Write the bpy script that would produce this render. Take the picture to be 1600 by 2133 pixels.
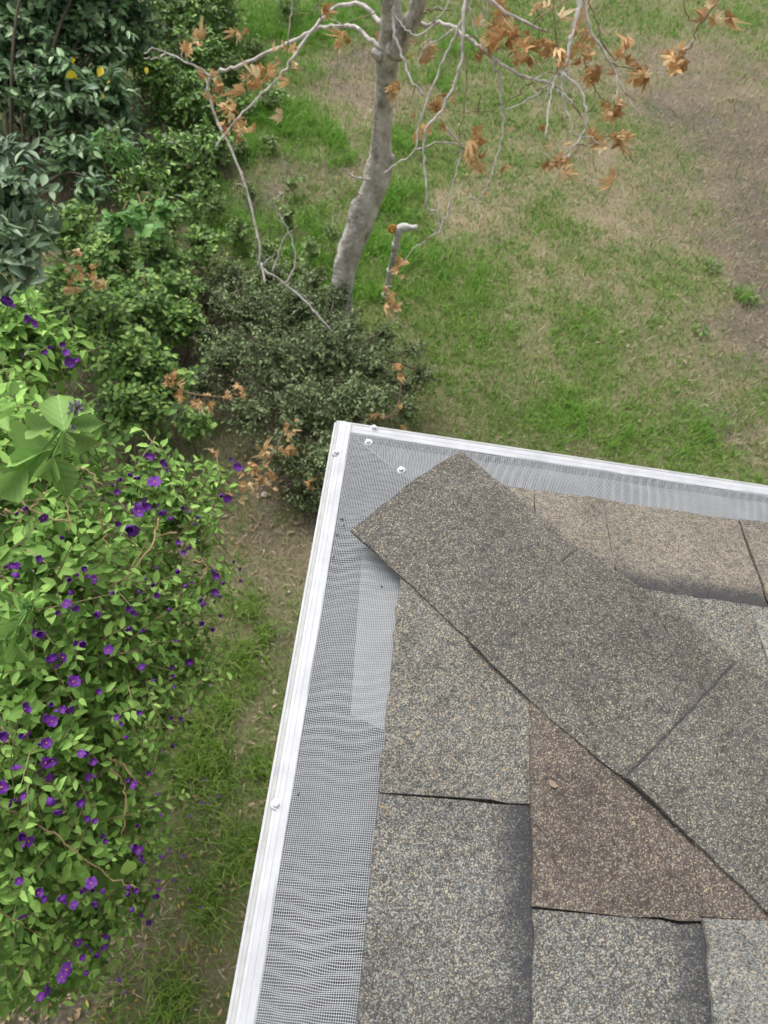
import bpy, math, random
import numpy as np
from mathutils import Matrix, Vector
rnd = random.Random(7)
rng = np.random.default_rng(11)
S = bpy.context.scene
for o in list(bpy.data.objects):
    bpy.data.objects.remove(o)

# ------------------------------------------------------------------ camera
F = 1519.45                                   # focal length in pixels of the 1600 x 2133 photograph
CAM = np.array([0.04404, -0.66868, 0.78873])  # metres; origin = outer corner of the gutter lip
MR = np.array([[0.98870903, -0.14456658, -0.03943298],
               [0.09859402, 0.82577037, -0.55532199],
               [0.11284358, 0.54516401, 0.83070002]])
cd = bpy.data.cameras.new('camera')
cam = bpy.data.objects.new('camera', cd)
S.collection.objects.link(cam)
S.camera = cam
m4 = Matrix.Identity(4)
for i in range(3):
    for j in range(3):
        m4[i][j] = MR[i, j]
    m4[i][3] = CAM[i]
cam.matrix_world = m4
cd.sensor_fit = 'VERTICAL'
cd.sensor_height = 36.0
cd.lens = F / 2133.0 * 36.0
cd.clip_start = 0.02
cd.clip_end = 400
cd.dof.use_dof = True
cd.dof.focus_distance = 0.95
cd.dof.aperture_fstop = 10.5

# ------------------------------------------------------------------ sky, sun, exposure (overcast)
W = bpy.data.worlds.new('World')
S.world = W
W.use_nodes = True
nt = W.node_tree
nt.nodes.clear()
sky = nt.nodes.new('ShaderNodeTexSky')
sky.sky_type = 'NISHITA'
sky.sun_disc = False
sky.sun_elevation = math.radians(58)
sky.sun_rotation = math.radians(-40)
sky.air_density = 1.0
sky.dust_density = 6.0
sky.ozone_density = 1.0
hs = nt.nodes.new('ShaderNodeHueSaturation')
hs.inputs['Saturation'].default_value = 0.22      # cloud cover takes the blue out of the sky
bg = nt.nodes.new('ShaderNodeBackground')
bg.inputs['Strength'].default_value = 0.15
ow = nt.nodes.new('ShaderNodeOutputWorld')
nt.links.new(sky.outputs[0], hs.inputs['Color'])
nt.links.new(hs.outputs[0], bg.inputs[0])
nt.links.new(bg.outputs[0], ow.inputs[0])
sl = bpy.data.lights.new('sun', 'SUN')
sl.energy = 0.8
sl.angle = math.radians(40)
sl.color = (1.0, 0.97, 0.93)
sun = bpy.data.objects.new('sun', sl)
S.collection.objects.link(sun)
sd = Vector((math.sin(math.radians(-40)) * math.cos(math.radians(58)), math.cos(math.radians(-40)) * math.cos(math.radians(58)), math.sin(math.radians(58))))
sun.rotation_euler = sd.to_track_quat('Z', 'Y').to_euler()
S.view_settings.view_transform = 'Standard'
S.view_settings.look = 'None'
S.view_settings.gamma = 1.0
S.view_settings.use_curve_mapping = False
S.view_settings.exposure = 0.38

# ------------------------------------------------------------------ helpers
G = -2.85                       # ground level
COL = S.collection
BASE = {}


def ray(px, py):
    return MR @ np.array([(px - 800) / F, -(py - 1066.5) / F, -1.0])


def at(px, py, d):
    return CAM + ray(px, py) * d


def gnd(px, py, z=G):
    d = ray(px, py)
    return CAM + d * ((z - CAM[2]) / d[2])


def project(P):
    c = (np.asarray(P) - CAM) @ MR
    dep = -c[..., 2]
    return 800 + F * c[..., 0] / dep, 1066.5 - F * c[..., 1] / dep, dep


def tag(o, label=None, cat=None, group=None, kind=None):
    if label: o['label'] = label
    if cat: o['category'] = cat
    if group: o['group'] = group
    if kind: o['kind'] = kind
    return o


def thing(name, loc, label, cat, group=None):
    o = bpy.data.objects.new(name, None)
    o.empty_display_size = 0.05
    o.location = Vector(loc)
    COL.objects.link(o)
    BASE[o.name] = np.array(loc, float)
    return tag(o, label, cat, group)


def mesh_data(name, V, Fc, mat=None, smooth=False):
    me = bpy.data.meshes.new(name)
    V = np.asarray(V, dtype=np.float32)
    if isinstance(Fc, np.ndarray):
        k = Fc.shape[1]
        n = len(Fc)
        me.vertices.add(len(V))
        me.vertices.foreach_set('co', V.ravel())
        me.loops.add(n * k)
        me.loops.foreach_set('vertex_index', Fc.astype(np.int32).ravel())
        me.polygons.add(n)
        me.polygons.foreach_set('loop_start', np.arange(0, n * k, k, dtype=np.int32))
        me.update(calc_edges=True)
    else:
        me.from_pydata([tuple(v) for v in V], [], Fc)
        me.update()
    if mat: me.materials.append(mat)
    if smooth:
        me.polygons.foreach_set('use_smooth', np.ones(len(me.polygons), dtype=bool))
    return me


def part(name, V, Fc, mat, parent=None, smooth=False, label=None, kind=None):
    """mesh given in world coordinates, under a thing (or a part whose own transform is identity)"""
    V = np.asarray(V, dtype=float)
    if parent is not None:
        b = BASE[parent.name]
        V = V - b
    me = mesh_data(name, V, Fc, mat, smooth)
    o = bpy.data.objects.new(name, me)
    COL.objects.link(o)
    if parent is not None:
        o.parent = parent
        BASE[o.name] = b
    return tag(o, label, kind=kind)


def inst(name, me, parent, M):
    o = bpy.data.objects.new(name, me)
    COL.objects.link(o)
    o.parent = parent
    b = BASE[parent.name]
    o.matrix_basis = Matrix.Translation(Vector(-b)) @ M
    return o


def norm(a):
    a = np.asarray(a, float)
    return a / (np.linalg.norm(a, axis=-1, keepdims=True) + 1e-9)


def frame(pos, d, n, size):
    d = norm(d)
    n = np.asarray(n, float)
    y = norm(np.cross(n, d))
    z = np.cross(d, y)
    M = Matrix.Identity(4)
    for i in range(3):
        M[i][0] = d[i] * size; M[i][1] = y[i] * size; M[i][2] = z[i] * size; M[i][3] = pos[i]
    return M


def catmull(P, k=6):
    P = np.asarray(P, float)
    Q = np.vstack([2 * P[0] - P[1], P, 2 * P[-1] - P[-2]])
    out = []
    for i in range(1, len(Q) - 2):
        for t in np.linspace(0, 1, k, endpoint=False):
            a, b, c, d = Q[i - 1:i + 3]
            out.append(0.5 * (2 * b + (c - a) * t + (2 * a - 5 * b + 4 * c - d) * t * t + (3 * b - a - 3 * c + d) * t ** 3))
    out.append(P[-1])
    return np.array(out)


def tube(P, Rr, sides=6, wob=0.0, cap=True):
    P = np.asarray(P, float)
    n = len(P)
    T = norm(np.gradient(P, axis=0))
    up = np.array([0.3, 0.2, 0.93])
    V = []
    A = np.linspace(0, 2 * np.pi, sides, endpoint=False)
    x = np.cross(T[0], up)
    if np.linalg.norm(x) < .1: x = np.cross(T[0], [1, 0, 0])
    for i in range(n):
        x = x - T[i] * (x @ T[i]); x = x / np.linalg.norm(x)
        y = np.cross(T[i], x)
        r = Rr[i] * (1 + wob * rng.normal(size=sides))
        V.append(P[i] + np.outer(np.cos(A) * r, x) + np.outer(np.sin(A) * r, y))
    V = np.vstack(V)
    Fc = []
    for i in range(n - 1):
        for j in range(sides):
            k = (j + 1) % sides
            Fc.append((i * sides + j, i * sides + k, (i + 1) * sides + k, (i + 1) * sides + j))
    if cap:
        Fc.append(tuple(range(sides - 1, -1, -1)))
        Fc.append(tuple(range((n - 1) * sides, n * sides)))
    return V, Fc


def join(items):
    V, Fc, o = [], [], 0
    for v, f in items:
        V.append(np.asarray(v)); Fc += [tuple(i + o for i in q) for q in f]; o += len(v)
    return np.vstack(V), Fc


def box(x0, x1, y0, y1, z0, z1):
    V = [(x, y, z) for x in (x0, x1) for y in (y0, y1) for z in (z0, z1)]
    return np.array(V), [(0, 1, 3, 2), (4, 6, 7, 5), (0, 4, 5, 1), (2, 3, 7, 6), (0, 2, 6, 4), (1, 5, 7, 3)]


# value noise on numpy arrays
_tab = rng.random((256, 256))


def vnoise(x, y):
    xi = np.floor(x).astype(int); yi = np.floor(y).astype(int)
    fx = x - xi; fy = y - yi
    fx = fx * fx * (3 - 2 * fx); fy = fy * fy * (3 - 2 * fy)
    g = lambda i, j: _tab[i & 255, j & 255]
    return (g(xi, yi) * (1 - fx) + g(xi + 1, yi) * fx) * (1 - fy) + (g(xi, yi + 1) * (1 - fx) + g(xi + 1, yi + 1) * fx) * fy


def fbm(x, y, o=4):
    s = 0; a = .5
    for i in range(o):
        s = s + a * vnoise(x * 2 ** i + 17.3 * i, y * 2 ** i + 5.1 * i); a *= .5
    return s / (1 - .5 ** o)


# ------------------------------------------------------------------ materials
def newmat(name):
    m = bpy.data.materials.new(name)
    m.use_nodes = True
    t = m.node_tree
    b = t.nodes['Principled BSDF']
    return m, t, b


def ramp(t, stops, interp='LINEAR'):
    r = t.nodes.new('ShaderNodeValToRGB')
    r.color_ramp.interpolation = interp
    e = r.color_ramp.elements
    while len(e) < len(stops): e.new(0.5)
    for i, (p, c) in enumerate(stops):
        e[i].position = p; e[i].color = (*c, 1)
    return r


def leafmat(name, cols, rough=.45, transl=.25, spec=.5, vein=True):
    """leaf: one colour per leaf (island), slight mottling, light passing through"""
    m, t, b = newmat(name)
    geo = t.nodes.new('ShaderNodeNewGeometry')
    oi = t.nodes.new('ShaderNodeObjectInfo')
    ad = t.nodes.new('ShaderNodeMath'); ad.operation = 'ADD'
    fr = t.nodes.new('ShaderNodeMath'); fr.operation = 'FRACT'
    t.links.new(geo.outputs['Random Per Island'], ad.inputs[0])
    t.links.new(oi.outputs['Random'], ad.inputs[1])
    t.links.new(ad.outputs[0], fr.inputs[0])
    r = ramp(t, [(i / max(1, len(cols) - 1), c) for i, c in enumerate(cols)])
    t.links.new(fr.outputs[0], r.inputs[0])
    nz = t.nodes.new('ShaderNodeTexNoise'); nz.inputs['Scale'].default_value = 60
    mr = t.nodes.new('ShaderNodeMapRange'); mr.inputs[3].default_value = .72; mr.inputs[4].default_value = 1.25
    t.links.new(nz.outputs[0], mr.inputs[0])
    mx = t.nodes.new('ShaderNodeMix'); mx.data_type = 'RGBA'; mx.blend_type = 'MULTIPLY'; mx.inputs[0].default_value = 1
    t.links.new(r.outputs[0], mx.inputs[6])
    cb = t.nodes.new('ShaderNodeCombineColor')
    for k in range(3): t.links.new(mr.outputs[0], cb.inputs[k])
    t.links.new(cb.outputs[0], mx.inputs[7])
    t.links.new(mx.outputs[2], b.inputs['Base Color'])
    b.inputs['Roughness'].default_value = rough
    b.inputs['Specular IOR Level'].default_value = spec
    tr = t.nodes.new('ShaderNodeBsdfTranslucent')
    t.links.new(mx.outputs[2], tr.inputs[0])
    ms = t.nodes.new('ShaderNodeMixShader'); ms.inputs[0].default_value = transl * .65
    t.links.new(b.outputs[0], ms.inputs[1]); t.links.new(tr.outputs[0], ms.inputs[2])
    t.links.new(ms.outputs[0], t.nodes['Material Output'].inputs[0])
    return m


def veined(name, c0, c1):
    """large single leaf: midrib and side veins follow the leaf's own axes"""
    m = leafmat(name, [tuple(.8 * v for v in c0), c0, tuple(1.2 * v for v in c0)], .55, .35, .35)
    t = m.node_tree; b = t.nodes['Principled BSDF']
    tc = t.nodes.new('ShaderNodeTexCoord'); sp = t.nodes.new('ShaderNodeSeparateXYZ')
    t.links.new(tc.outputs['Object'], sp.inputs[0])

    def mt(op, a, b_, c_=None):
        n = t.nodes.new('ShaderNodeMath'); n.operation = op
        for i, v in enumerate((a, b_, c_)):
            if v is None: continue
            if isinstance(v, (int, float)): n.inputs[i].default_value = v
            else: t.links.new(v, n.inputs[i])
        return n.outputs[0]
    ay = mt('ABSOLUTE', sp.outputs[1], None)
    ph = mt('MULTIPLY_ADD', ay, -.75, sp.outputs[0])
    wv = mt('SINE', mt('MULTIPLY', ph, 40.0), None)
    vein = mt('GREATER_THAN', wv, .93)
    mid = mt('LESS_THAN', ay, .012)
    al = mt('MAXIMUM', mt('MULTIPLY', vein, .55), mid)
    old = b.inputs['Base Color'].links[0].from_socket
    mx = t.nodes.new('ShaderNodeMix'); mx.data_type = 'RGBA'; mx.inputs[7].default_value = (*c1, 1)
    al = mt('MULTIPLY', al, .6)
    t.links.new(al, mx.inputs[0]); t.links.new(old, mx.inputs[6]); t.links.new(mx.outputs[2], b.inputs['Base Color'])
    bp = t.nodes.new('ShaderNodeBump'); bp.inputs['Strength'].default_value = .22; bp.inputs['Distance'].default_value = .004
    t.links.new(wv, bp.inputs['Height']); t.links.new(bp.outputs[0], b.inputs['Normal'])
    return m


def plain(name, c, rough=.5, var=.15, scale=30, bump=0.0, bscale=80, metal=0, spec=.5):
    m, t, b = newmat(name)
    tc = t.nodes.new('ShaderNodeTexCoord')
    nz = t.nodes.new('ShaderNodeTexNoise'); nz.inputs['Scale'].default_value = scale; nz.inputs['Detail'].default_value = 5
    t.links.new(tc.outputs['Object'], nz.inputs[0])
    r = ramp(t, [(.3, tuple(v * (1 - var) for v in c)), (.7, tuple(min(1, v * (1 + var)) for v in c))])
    t.links.new(nz.outputs[0], r.inputs[0]); t.links.new(r.outputs[0], b.inputs['Base Color'])
    b.inputs['Roughness'].default_value = rough; b.inputs['Metallic'].default_value = metal
    b.inputs['Specular IOR Level'].default_value = spec
    if bump:
        n2 = t.nodes.new('ShaderNodeTexNoise'); n2.inputs['Scale'].default_value = bscale; n2.inputs['Detail'].default_value = 4
        t.links.new(tc.outputs['Object'], n2.inputs[0])
        bp = t.nodes.new('ShaderNodeBump'); bp.inputs['Strength'].default_value = bump; bp.inputs['Distance'].default_value = .004
        t.links.new(n2.outputs[0], bp.inputs['Height']); t.links.new(bp.outputs[0], b.inputs['Normal'])
    return m


def shingle_mat(name, pal, tint=(1, 1, 1)):
    """ceramic granules: one colour per voronoi cell; dark granules mixed in where the shingle is printed dark"""
    m, t, b = newmat(name)
    tc = t.nodes.new('ShaderNodeTexCoord')
    vo = t.nodes.new('ShaderNodeTexVoronoi'); vo.inputs['Scale'].default_value = 980
    t.links.new(tc.outputs['Object'], vo.inputs[0])
    sep = t.nodes.new('ShaderNodeSeparateColor'); t.links.new(vo.outputs['Color'], sep.inputs[0])
    acc = 0; stops = []
    for w, c in pal:
        stops.append((acc, c)); acc += w
    r = ramp(t, stops, 'CONSTANT'); t.links.new(sep.outputs[0], r.inputs[0])
    # patchy drift of the blend
    nz = t.nodes.new('ShaderNodeTexNoise'); nz.inputs['Scale'].default_value = 9; nz.inputs['Detail'].default_value = 8; nz.inputs['Roughness'].default_value = .62
    t.links.new(tc.outputs['Object'], nz.inputs[0])
    rn = ramp(t, [(.33, tuple(.74 * v for v in tint)), (.5, tint), (.68, tuple(1.18 * v for v in tint))])
    t.links.new(nz.outputs[0], rn.inputs[0])
    mx = t.nodes.new('ShaderNodeMix'); mx.data_type = 'RGBA'; mx.blend_type = 'MULTIPLY'; mx.inputs[0].default_value = 1
    n3 = t.nodes.new('ShaderNodeTexNoise'); n3.inputs['Scale'].default_value = 130; n3.inputs['Detail'].default_value = 3
    t.links.new(tc.outputs['Object'], n3.inputs[0])
    r3 = ramp(t, [(.32, (.72, .72, .73)), (.5, (1, 1, 1)), (.7, (1.15, 1.13, 1.08))]); t.links.new(n3.outputs[0], r3.inputs[0])
    m3 = t.nodes.new('ShaderNodeMix'); m3.data_type = 'RGBA'; m3.blend_type = 'MULTIPLY'; m3.inputs[0].default_value = 1
    t.links.new(rn.outputs[0], m3.inputs[6]); t.links.new(r3.outputs[0], m3.inputs[7])
    t.links.new(r.outputs[0], mx.inputs[6]); t.links.new(m3.outputs[2], mx.inputs[7])
    # printed dark granules, also the dark strip at the cap seams
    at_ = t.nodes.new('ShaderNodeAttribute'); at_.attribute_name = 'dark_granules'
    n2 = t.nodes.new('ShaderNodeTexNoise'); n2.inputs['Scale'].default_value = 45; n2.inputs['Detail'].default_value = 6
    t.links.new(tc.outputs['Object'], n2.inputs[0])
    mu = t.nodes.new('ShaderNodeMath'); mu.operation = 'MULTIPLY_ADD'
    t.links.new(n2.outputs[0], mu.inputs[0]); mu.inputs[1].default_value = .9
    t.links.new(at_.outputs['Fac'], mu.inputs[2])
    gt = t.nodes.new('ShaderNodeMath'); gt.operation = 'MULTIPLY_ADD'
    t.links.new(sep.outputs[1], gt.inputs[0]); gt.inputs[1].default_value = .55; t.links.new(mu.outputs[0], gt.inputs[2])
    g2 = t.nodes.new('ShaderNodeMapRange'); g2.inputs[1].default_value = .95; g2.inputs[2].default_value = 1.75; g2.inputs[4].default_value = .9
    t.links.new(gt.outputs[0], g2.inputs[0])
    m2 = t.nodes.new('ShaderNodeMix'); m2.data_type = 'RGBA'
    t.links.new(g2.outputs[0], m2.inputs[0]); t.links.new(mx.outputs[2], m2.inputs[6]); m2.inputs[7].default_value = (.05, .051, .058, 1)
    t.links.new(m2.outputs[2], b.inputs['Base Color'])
    b.inputs['Roughness'].default_value = .8; b.inputs['Specular IOR Level'].default_value = .25
    bp = t.nodes.new('ShaderNodeBump'); bp.inputs['Strength'].default_value = .8; bp.inputs['Distance'].default_value = .0012; bp.invert = True
    t.links.new(vo.outputs['Distance'], bp.inputs['Height']); t.links.new(bp.outputs[0], b.inputs['Normal'])
    return m


PAL_GREY = [(0.2, (0.078, 0.074, 0.070)), (0.25, (0.122, 0.120, 0.111)), (0.22, (0.177, 0.176, 0.162)), (0.15, (0.255, 0.259, 0.234)), (0.08, (0.359, 0.356, 0.315)), (0.07, (0.478, 0.406, 0.263)), (0.03, (0.438, 0.307, 0.187))]
PAL_TAN = [(0.14, (0.106, 0.098, 0.085)), (0.2, (0.148, 0.140, 0.123)), (0.22, (0.196, 0.187, 0.166)), (0.17, (0.269, 0.253, 0.218)), (0.12, (0.358, 0.317, 0.239)), (0.1, (0.407, 0.331, 0.232)), (0.05, (0.382, 0.273, 0.188))]
PAL_BROWN = [(0.22, (0.081, 0.071, 0.060)), (0.28, (0.116, 0.091, 0.080)), (0.22, (0.152, 0.120, 0.105)), (0.12, (0.201, 0.183, 0.162)), (0.08, (0.298, 0.285, 0.244)), (0.06, (0.411, 0.360, 0.244)), (0.02, (0.396, 0.309, 0.205))]
PAL_MIX = [(0.18, (0.079, 0.079, 0.075)), (0.2, (0.120, 0.118, 0.111)), (0.16, (0.139, 0.107, 0.097)), (0.18, (0.199, 0.204, 0.195)), (0.12, (0.280, 0.294, 0.276)), (0.09, (0.451, 0.406, 0.280)), (0.07, (0.369, 0.390, 0.369))]
PAL_LIGHT = [(0.14, (0.097, 0.096, 0.092)), (0.2, (0.145, 0.147, 0.140)), (0.24, (0.209, 0.212, 0.201)), (0.2, (0.286, 0.296, 0.277)), (0.11, (0.370, 0.374, 0.353)), (0.08, (0.461, 0.395, 0.269)), (0.03, (0.405, 0.303, 0.201))]
PAL_CAP = [(0.24, (0.076, 0.071, 0.064)), (0.28, (0.113, 0.106, 0.095)), (0.24, (0.157, 0.147, 0.133)), (0.13, (0.224, 0.217, 0.196)), (0.05, (0.328, 0.309, 0.269)), (0.04, (0.479, 0.413, 0.276)), (0.02, (0.438, 0.373, 0.243))]
M_SH = dict(grey=shingle_mat('shingle_grey', PAL_GREY), tan=shingle_mat('shingle_tan', PAL_TAN), brown=shingle_mat('shingle_brown', PAL_BROWN),
            mix=shingle_mat('shingle_mixed', PAL_MIX), light=shingle_mat('shingle_light', PAL_LIGHT), cap=shingle_mat('shingle_cap', PAL_CAP))
M_WHITE = plain('white_painted_aluminium', (.50, .51, .54), .42, .11, 38)
M_LIP = plain('weathered_white_lip', (.43, .44, .43), .5, .14, 60)
M_TROUGH = plain('grimy_gutter_inside', (.030, .038, .042), .8, .5, 18, .4)
M_WIRE = plain('white_coated_wire', (.52, .54, .56), .45, .06, 40)
M_SCREW = plain('white_screw', (.60, .62, .64), .3, .06, 80)
M_FLASH = plain('pale_metal_flashing', (.22, .23, .235), .6, .2, 20)
M_STUCCO = plain('cream_stucco', (.55, .50, .42), .9, .1, 8, .5)
M_FASCIA = plain('white_fascia', (.7, .7, .68), .6, .06, 10)
M_DECK = shingle_mat('shingle_field', PAL_GREY)

# ------------------------------------------------------------------ house roof corner
W2, H2, SL = 0.1093, 0.0412, 0.2081
TS, CS, SN = math.tan(SL), math.cos(SL), math.sin(SL)
house = thing('house', (1.5, -1.5, G), 'house corner with a grey asphalt shingle hip roof edged in white', 'house')
v1, f1 = box(.55, 6, -6, -.55, G, -.14)
part('wall', v1, f1, M_STUCCO, house)
v1, f1 = box(.13, 6, -6, -.13, -.145, -.130)
part('soffit', v1, f1, M_FASCIA, house)
RL = 5.0


def sweepL(prof, ly, lx, closed=True):
    """profile (offset, z) swept along the left eave and the front eave with a mitre at the corner"""
    V, Fc = [], []
    n = len(prof)
    for o, z in prof:
        V += [(o, -ly, z), (o, -o, z), (lx, -o, z)]
    for i in range(n if closed else n - 1):
        j = (i + 1) % n
        for k in (0, 1):
            Fc.append((i * 3 + k, i * 3 + k + 1, j * 3 + k + 1, j * 3 + k))
    return np.array(V, float), Fc


v1, f1 = sweepL([(.128, -.13), (.128, .018), (.146, .018), (.146, -.13)], RL, RL)
part('fascia', v1, f1, M_FASCIA, house)
# deck under the shingles (also the roof's far part)
e = .118
zt = lambda x: H2 + (x - W2) * TS
V = [(e, -e, zt(e) - .004), (e, -RL, zt(e) - .004), (RL, -RL, zt(RL) - .004), (RL, -e, zt(e) - .004)]
V += [(x, y, z - .016) for x, y, z in V]
deck = part('roof', V, [(0, 1, 2), (0, 2, 3), (4, 6, 5), (4, 7, 6), (0, 4, 5, 1), (0, 3, 7, 4), (1, 5, 6, 2), (2, 6, 7, 3)], M_DECK, house)
EXP = 0.143


def shingle(plane, c, v0, v1, mat, raised, band=0.0, rag=.0008):
    """one laminate tab of course c (0 = eave) between v0 and v1 along the eave"""
    u0 = c * EXP + (-.003 if c == 0 else 0)
    us = [u0, u0 + .085, u0 + .108, u0 + .125, u0 + .142, u0 + .185]
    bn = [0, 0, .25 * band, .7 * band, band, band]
    nv = max(4, int((v1 - v0) / .02))
    lift0 = .0085 + (.0022 if raised else 0)
    top, bot, bv = [], [], []
    for k, u in enumerate(us):
        hx = W2 + u * CS
        a = max(v0, hx + (.03 if c == 0 else -.004))
        bnd = max(v1, a + .001)
        for i in range(nv + 1):
            v = a + (bnd - a) * i / nv
            uu = u
            if k == 0: uu += rag * 2.2 * (vnoise(np.array(v * 90. + c * 7), np.array(c * 3.3)) - .5) + rag * rnd.uniform(-.5, .5)
            vv = v + (rnd.uniform(-1, 1) * rag if i in (0, nv) else 0)
            lift = lift0 - (uu - u0) / .185 * .0055 + .0006 * math.sin(v * 23 + c)
            th = .0042 if raised else .003
            for L, dz in ((top, 0), (bot, -th)):
                h = H2 + uu * SN + lift + dz
                x = W2 + uu * CS
                L.append((x, -vv, h) if plane == 'L' else (vv, -x, h))
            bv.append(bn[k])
    n = nv + 1; R = len(us); N = len(top)
    V = top + bot; Fc = []
    fl = plane == 'F'
    for k in range(R - 1):
        for i in range(nv):
            q = (k * n + i, (k + 1) * n + i, (k + 1) * n + i + 1, k * n + i + 1)
            Fc.append(q if fl else q[::-1])
    for i in range(nv):                                   # butt edge
        Fc.append((i, i + 1, N + i + 1, N + i))
    for k in range(R - 1):                                # side edges
        Fc.append((k * n, N + k * n, N + (k + 1) * n, (k + 1) * n))
        Fc.append((k * n + nv, (k + 1) * n + nv, N + (k + 1) * n + nv, N + k * n + nv))
    o = part('shingle', V, Fc, M_SH[mat], deck)
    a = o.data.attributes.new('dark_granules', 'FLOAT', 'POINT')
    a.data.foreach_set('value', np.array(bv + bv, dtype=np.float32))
    return o


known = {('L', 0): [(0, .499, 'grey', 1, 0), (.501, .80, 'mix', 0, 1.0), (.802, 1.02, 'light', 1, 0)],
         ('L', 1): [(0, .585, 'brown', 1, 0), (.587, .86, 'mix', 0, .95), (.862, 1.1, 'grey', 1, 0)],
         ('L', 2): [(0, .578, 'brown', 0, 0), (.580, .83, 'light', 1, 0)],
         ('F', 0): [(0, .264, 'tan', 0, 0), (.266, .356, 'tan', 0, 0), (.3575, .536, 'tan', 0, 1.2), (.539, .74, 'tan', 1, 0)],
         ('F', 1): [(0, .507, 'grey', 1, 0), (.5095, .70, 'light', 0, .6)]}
for plane in 'LF':
    for c in range(13):
        segs = list(known.get((plane, c), []))
        v = segs[-1][1] + .002 if segs else W2 + c * EXP * CS - .02
        last = segs[-1][3] if segs else rnd.choice((0, 1))
        while v < 2.6:
            w = rnd.uniform(.12, .3)
            last = 1 - last
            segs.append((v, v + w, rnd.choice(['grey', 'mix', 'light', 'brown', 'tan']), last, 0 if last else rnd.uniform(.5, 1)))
            v += w + .002
        for a, b_, mt, ra, bd in segs:
            if b_ < W2 + c * EXP * CS: continue
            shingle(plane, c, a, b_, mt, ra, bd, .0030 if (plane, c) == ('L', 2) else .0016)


def cap_piece(a0, first, idx):
    """hip cap: one bent shingle lying over the hip"""
    L = .255
    ts = np.concatenate([np.linspace(0, .755, 12), [.770, .778, .79, 1.0]])
    na, nq = len(ts) - 1, 16
    top, bot, seam_dark = [], [], []
    for i in range(na + 1):
        t = ts[i]
        a = a0 + t * L
        sh = (0, .0022, -.002, .0015, -.001)[idx % 5] * (1 - t)
        nar = .003 * min(1, max(0, (t - .7) / .08))            # the covered end is a little narrower
        q = np.linspace(np.interp(a, [.16, .35, .46, .58], [-.079, -.078, -.096, -.1]) + nar, np.interp(a, [.17, .26, .46, .566, .71], [.1155, .109, .106, .098, .0935]) - nar, nq + 1) + sh
        for j in range(nq + 1):
            qq = q[j] + (rnd.uniform(-.0009, .0009) if j in (0, nq) else 0)
            aa = a + (rnd.uniform(-.0008, .0008) if i == 0 else 0) + .006 * (qq / .1) * (1 if first else .3)
            x = (aa - qq) / math.sqrt(2); y = (aa + qq) / math.sqrt(2)
            k = .016
            d = x - y
            mn = .5 * (x + y - math.sqrt(d * d + k * k))      # rounded over the hip
            z = H2 + (mn - W2) * TS + .0185 + (0 if first else .0016 * max(0, 1 - t * 4)) - .0062 * t + .0012 * math.sin(a * 31 + qq * 20)
            edge = max(0, (abs(qq) - .07) / .034)
            z -= .0025 * edge * (1 if not first else .4)
            seam_dark.append((.7 if first else .92) if .774 < t else 0)  # darker strip along the covered end, where the next cap begins
            top.append((x, -y, z)); bot.append((x, -y, z - .0042))
    n = nq + 1; N = len(top)
    Fc = []
    for i in range(na):
        for j in range(nq):
            Fc.append((i * n + j, i * n + j + 1, (i + 1) * n + j + 1, (i + 1) * n + j))
            Fc.append((N + i * n + j, N + (i + 1) * n + j, N + (i + 1) * n + j + 1, N + i * n + j + 1))
    for j in range(nq): Fc.append((j, N + j, N + j + 1, j + 1))
    for i in range(na):
        Fc.append((i * n, (i + 1) * n, N + (i + 1) * n, N + i * n))
        Fc.append((i * n + nq, N + i * n + nq, N + (i + 1) * n + nq, (i + 1) * n + nq))
    o = part('hip_shingle', top + bot, Fc, M_SH['cap'], deck)
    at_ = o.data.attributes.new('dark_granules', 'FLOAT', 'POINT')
    at_.data.foreach_set('value', np.array(seam_dark + seam_dark, dtype=np.float32))


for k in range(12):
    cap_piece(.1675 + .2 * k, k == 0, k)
# pale metal strip under the screen beside the hip
V = []
for o_, y_ in ((.071, -.415), (.122, -.44), (.122, -.20), (.060, -.21)):
    V.append((o_, y_, .0055 + (o_ - .036) * .39 - .006))
part('flashing', V + [(x, y, z - .002) for x, y, z in V], [(0, 1, 2, 3), (7, 6, 5, 4), (0, 4, 5, 1), (1, 5, 6, 2), (2, 6, 7, 3), (3, 7, 4, 0)], M_FLASH, house)

# ------------------------------------------------------------------ gutter and its guards
GL = 2.6
gut = thing('rain_gutter', (0.06, -0.06, -.12), 'white aluminium rain gutter wrapped round the roof corner', 'gutter')
lipp = [(0, -.012), (0, .0), (.0012, .0018), (.0045, .0018), (.0052, .0), (.0052, -.004), (.0035, -.012)]
v1, f1 = sweepL(lipp, GL, GL); part('lip', v1, f1, M_LIP, gut)
prof = [(.0012, -.008), (.0012, -.03), (.012, -.042), (.022, -.06), (.034, -.075), (.034, -.112), (.120, -.112), (.120, .012), (.127, .012), (.127, -.117), (.030, -.117), (.030, -.078), (.018, -.063), (.008, -.045), (-.003, -.033), (-.003, -.008)]
v1, f1 = sweepL(prof, GL, GL); tr = part('trough', v1, f1, M_WHITE, gut)
inn = [(.0022, -.010), (.0022, -.029), (.013, -.041), (.023, -.059), (.035, -.074), (.035, -.110), (.119, -.110), (.119, .010)]
v1, f1 = sweepL(inn, GL, GL, False); part('lining', v1, f1, M_TROUGH, gut, label='dark grimy inside of the gutter')


def rail_profile():
    return [(.0048, -.001), (.0048, .0022), (.0054, .0030), (.0082, .0036), (.0088, .0044), (.0094, .0050), (.0140, .0053), (.0144, .0050), (.0149, .0050), (.0153, .0054), (.0214, .0056), (.0223, .0050), (.0223, .0020), (.0070, .0010)]


def mesh_z(o):
    return np.where(o < .036, .0050, .0050 + (o - .036) * .39) + 0 * o


PITCH = .0020


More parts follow.
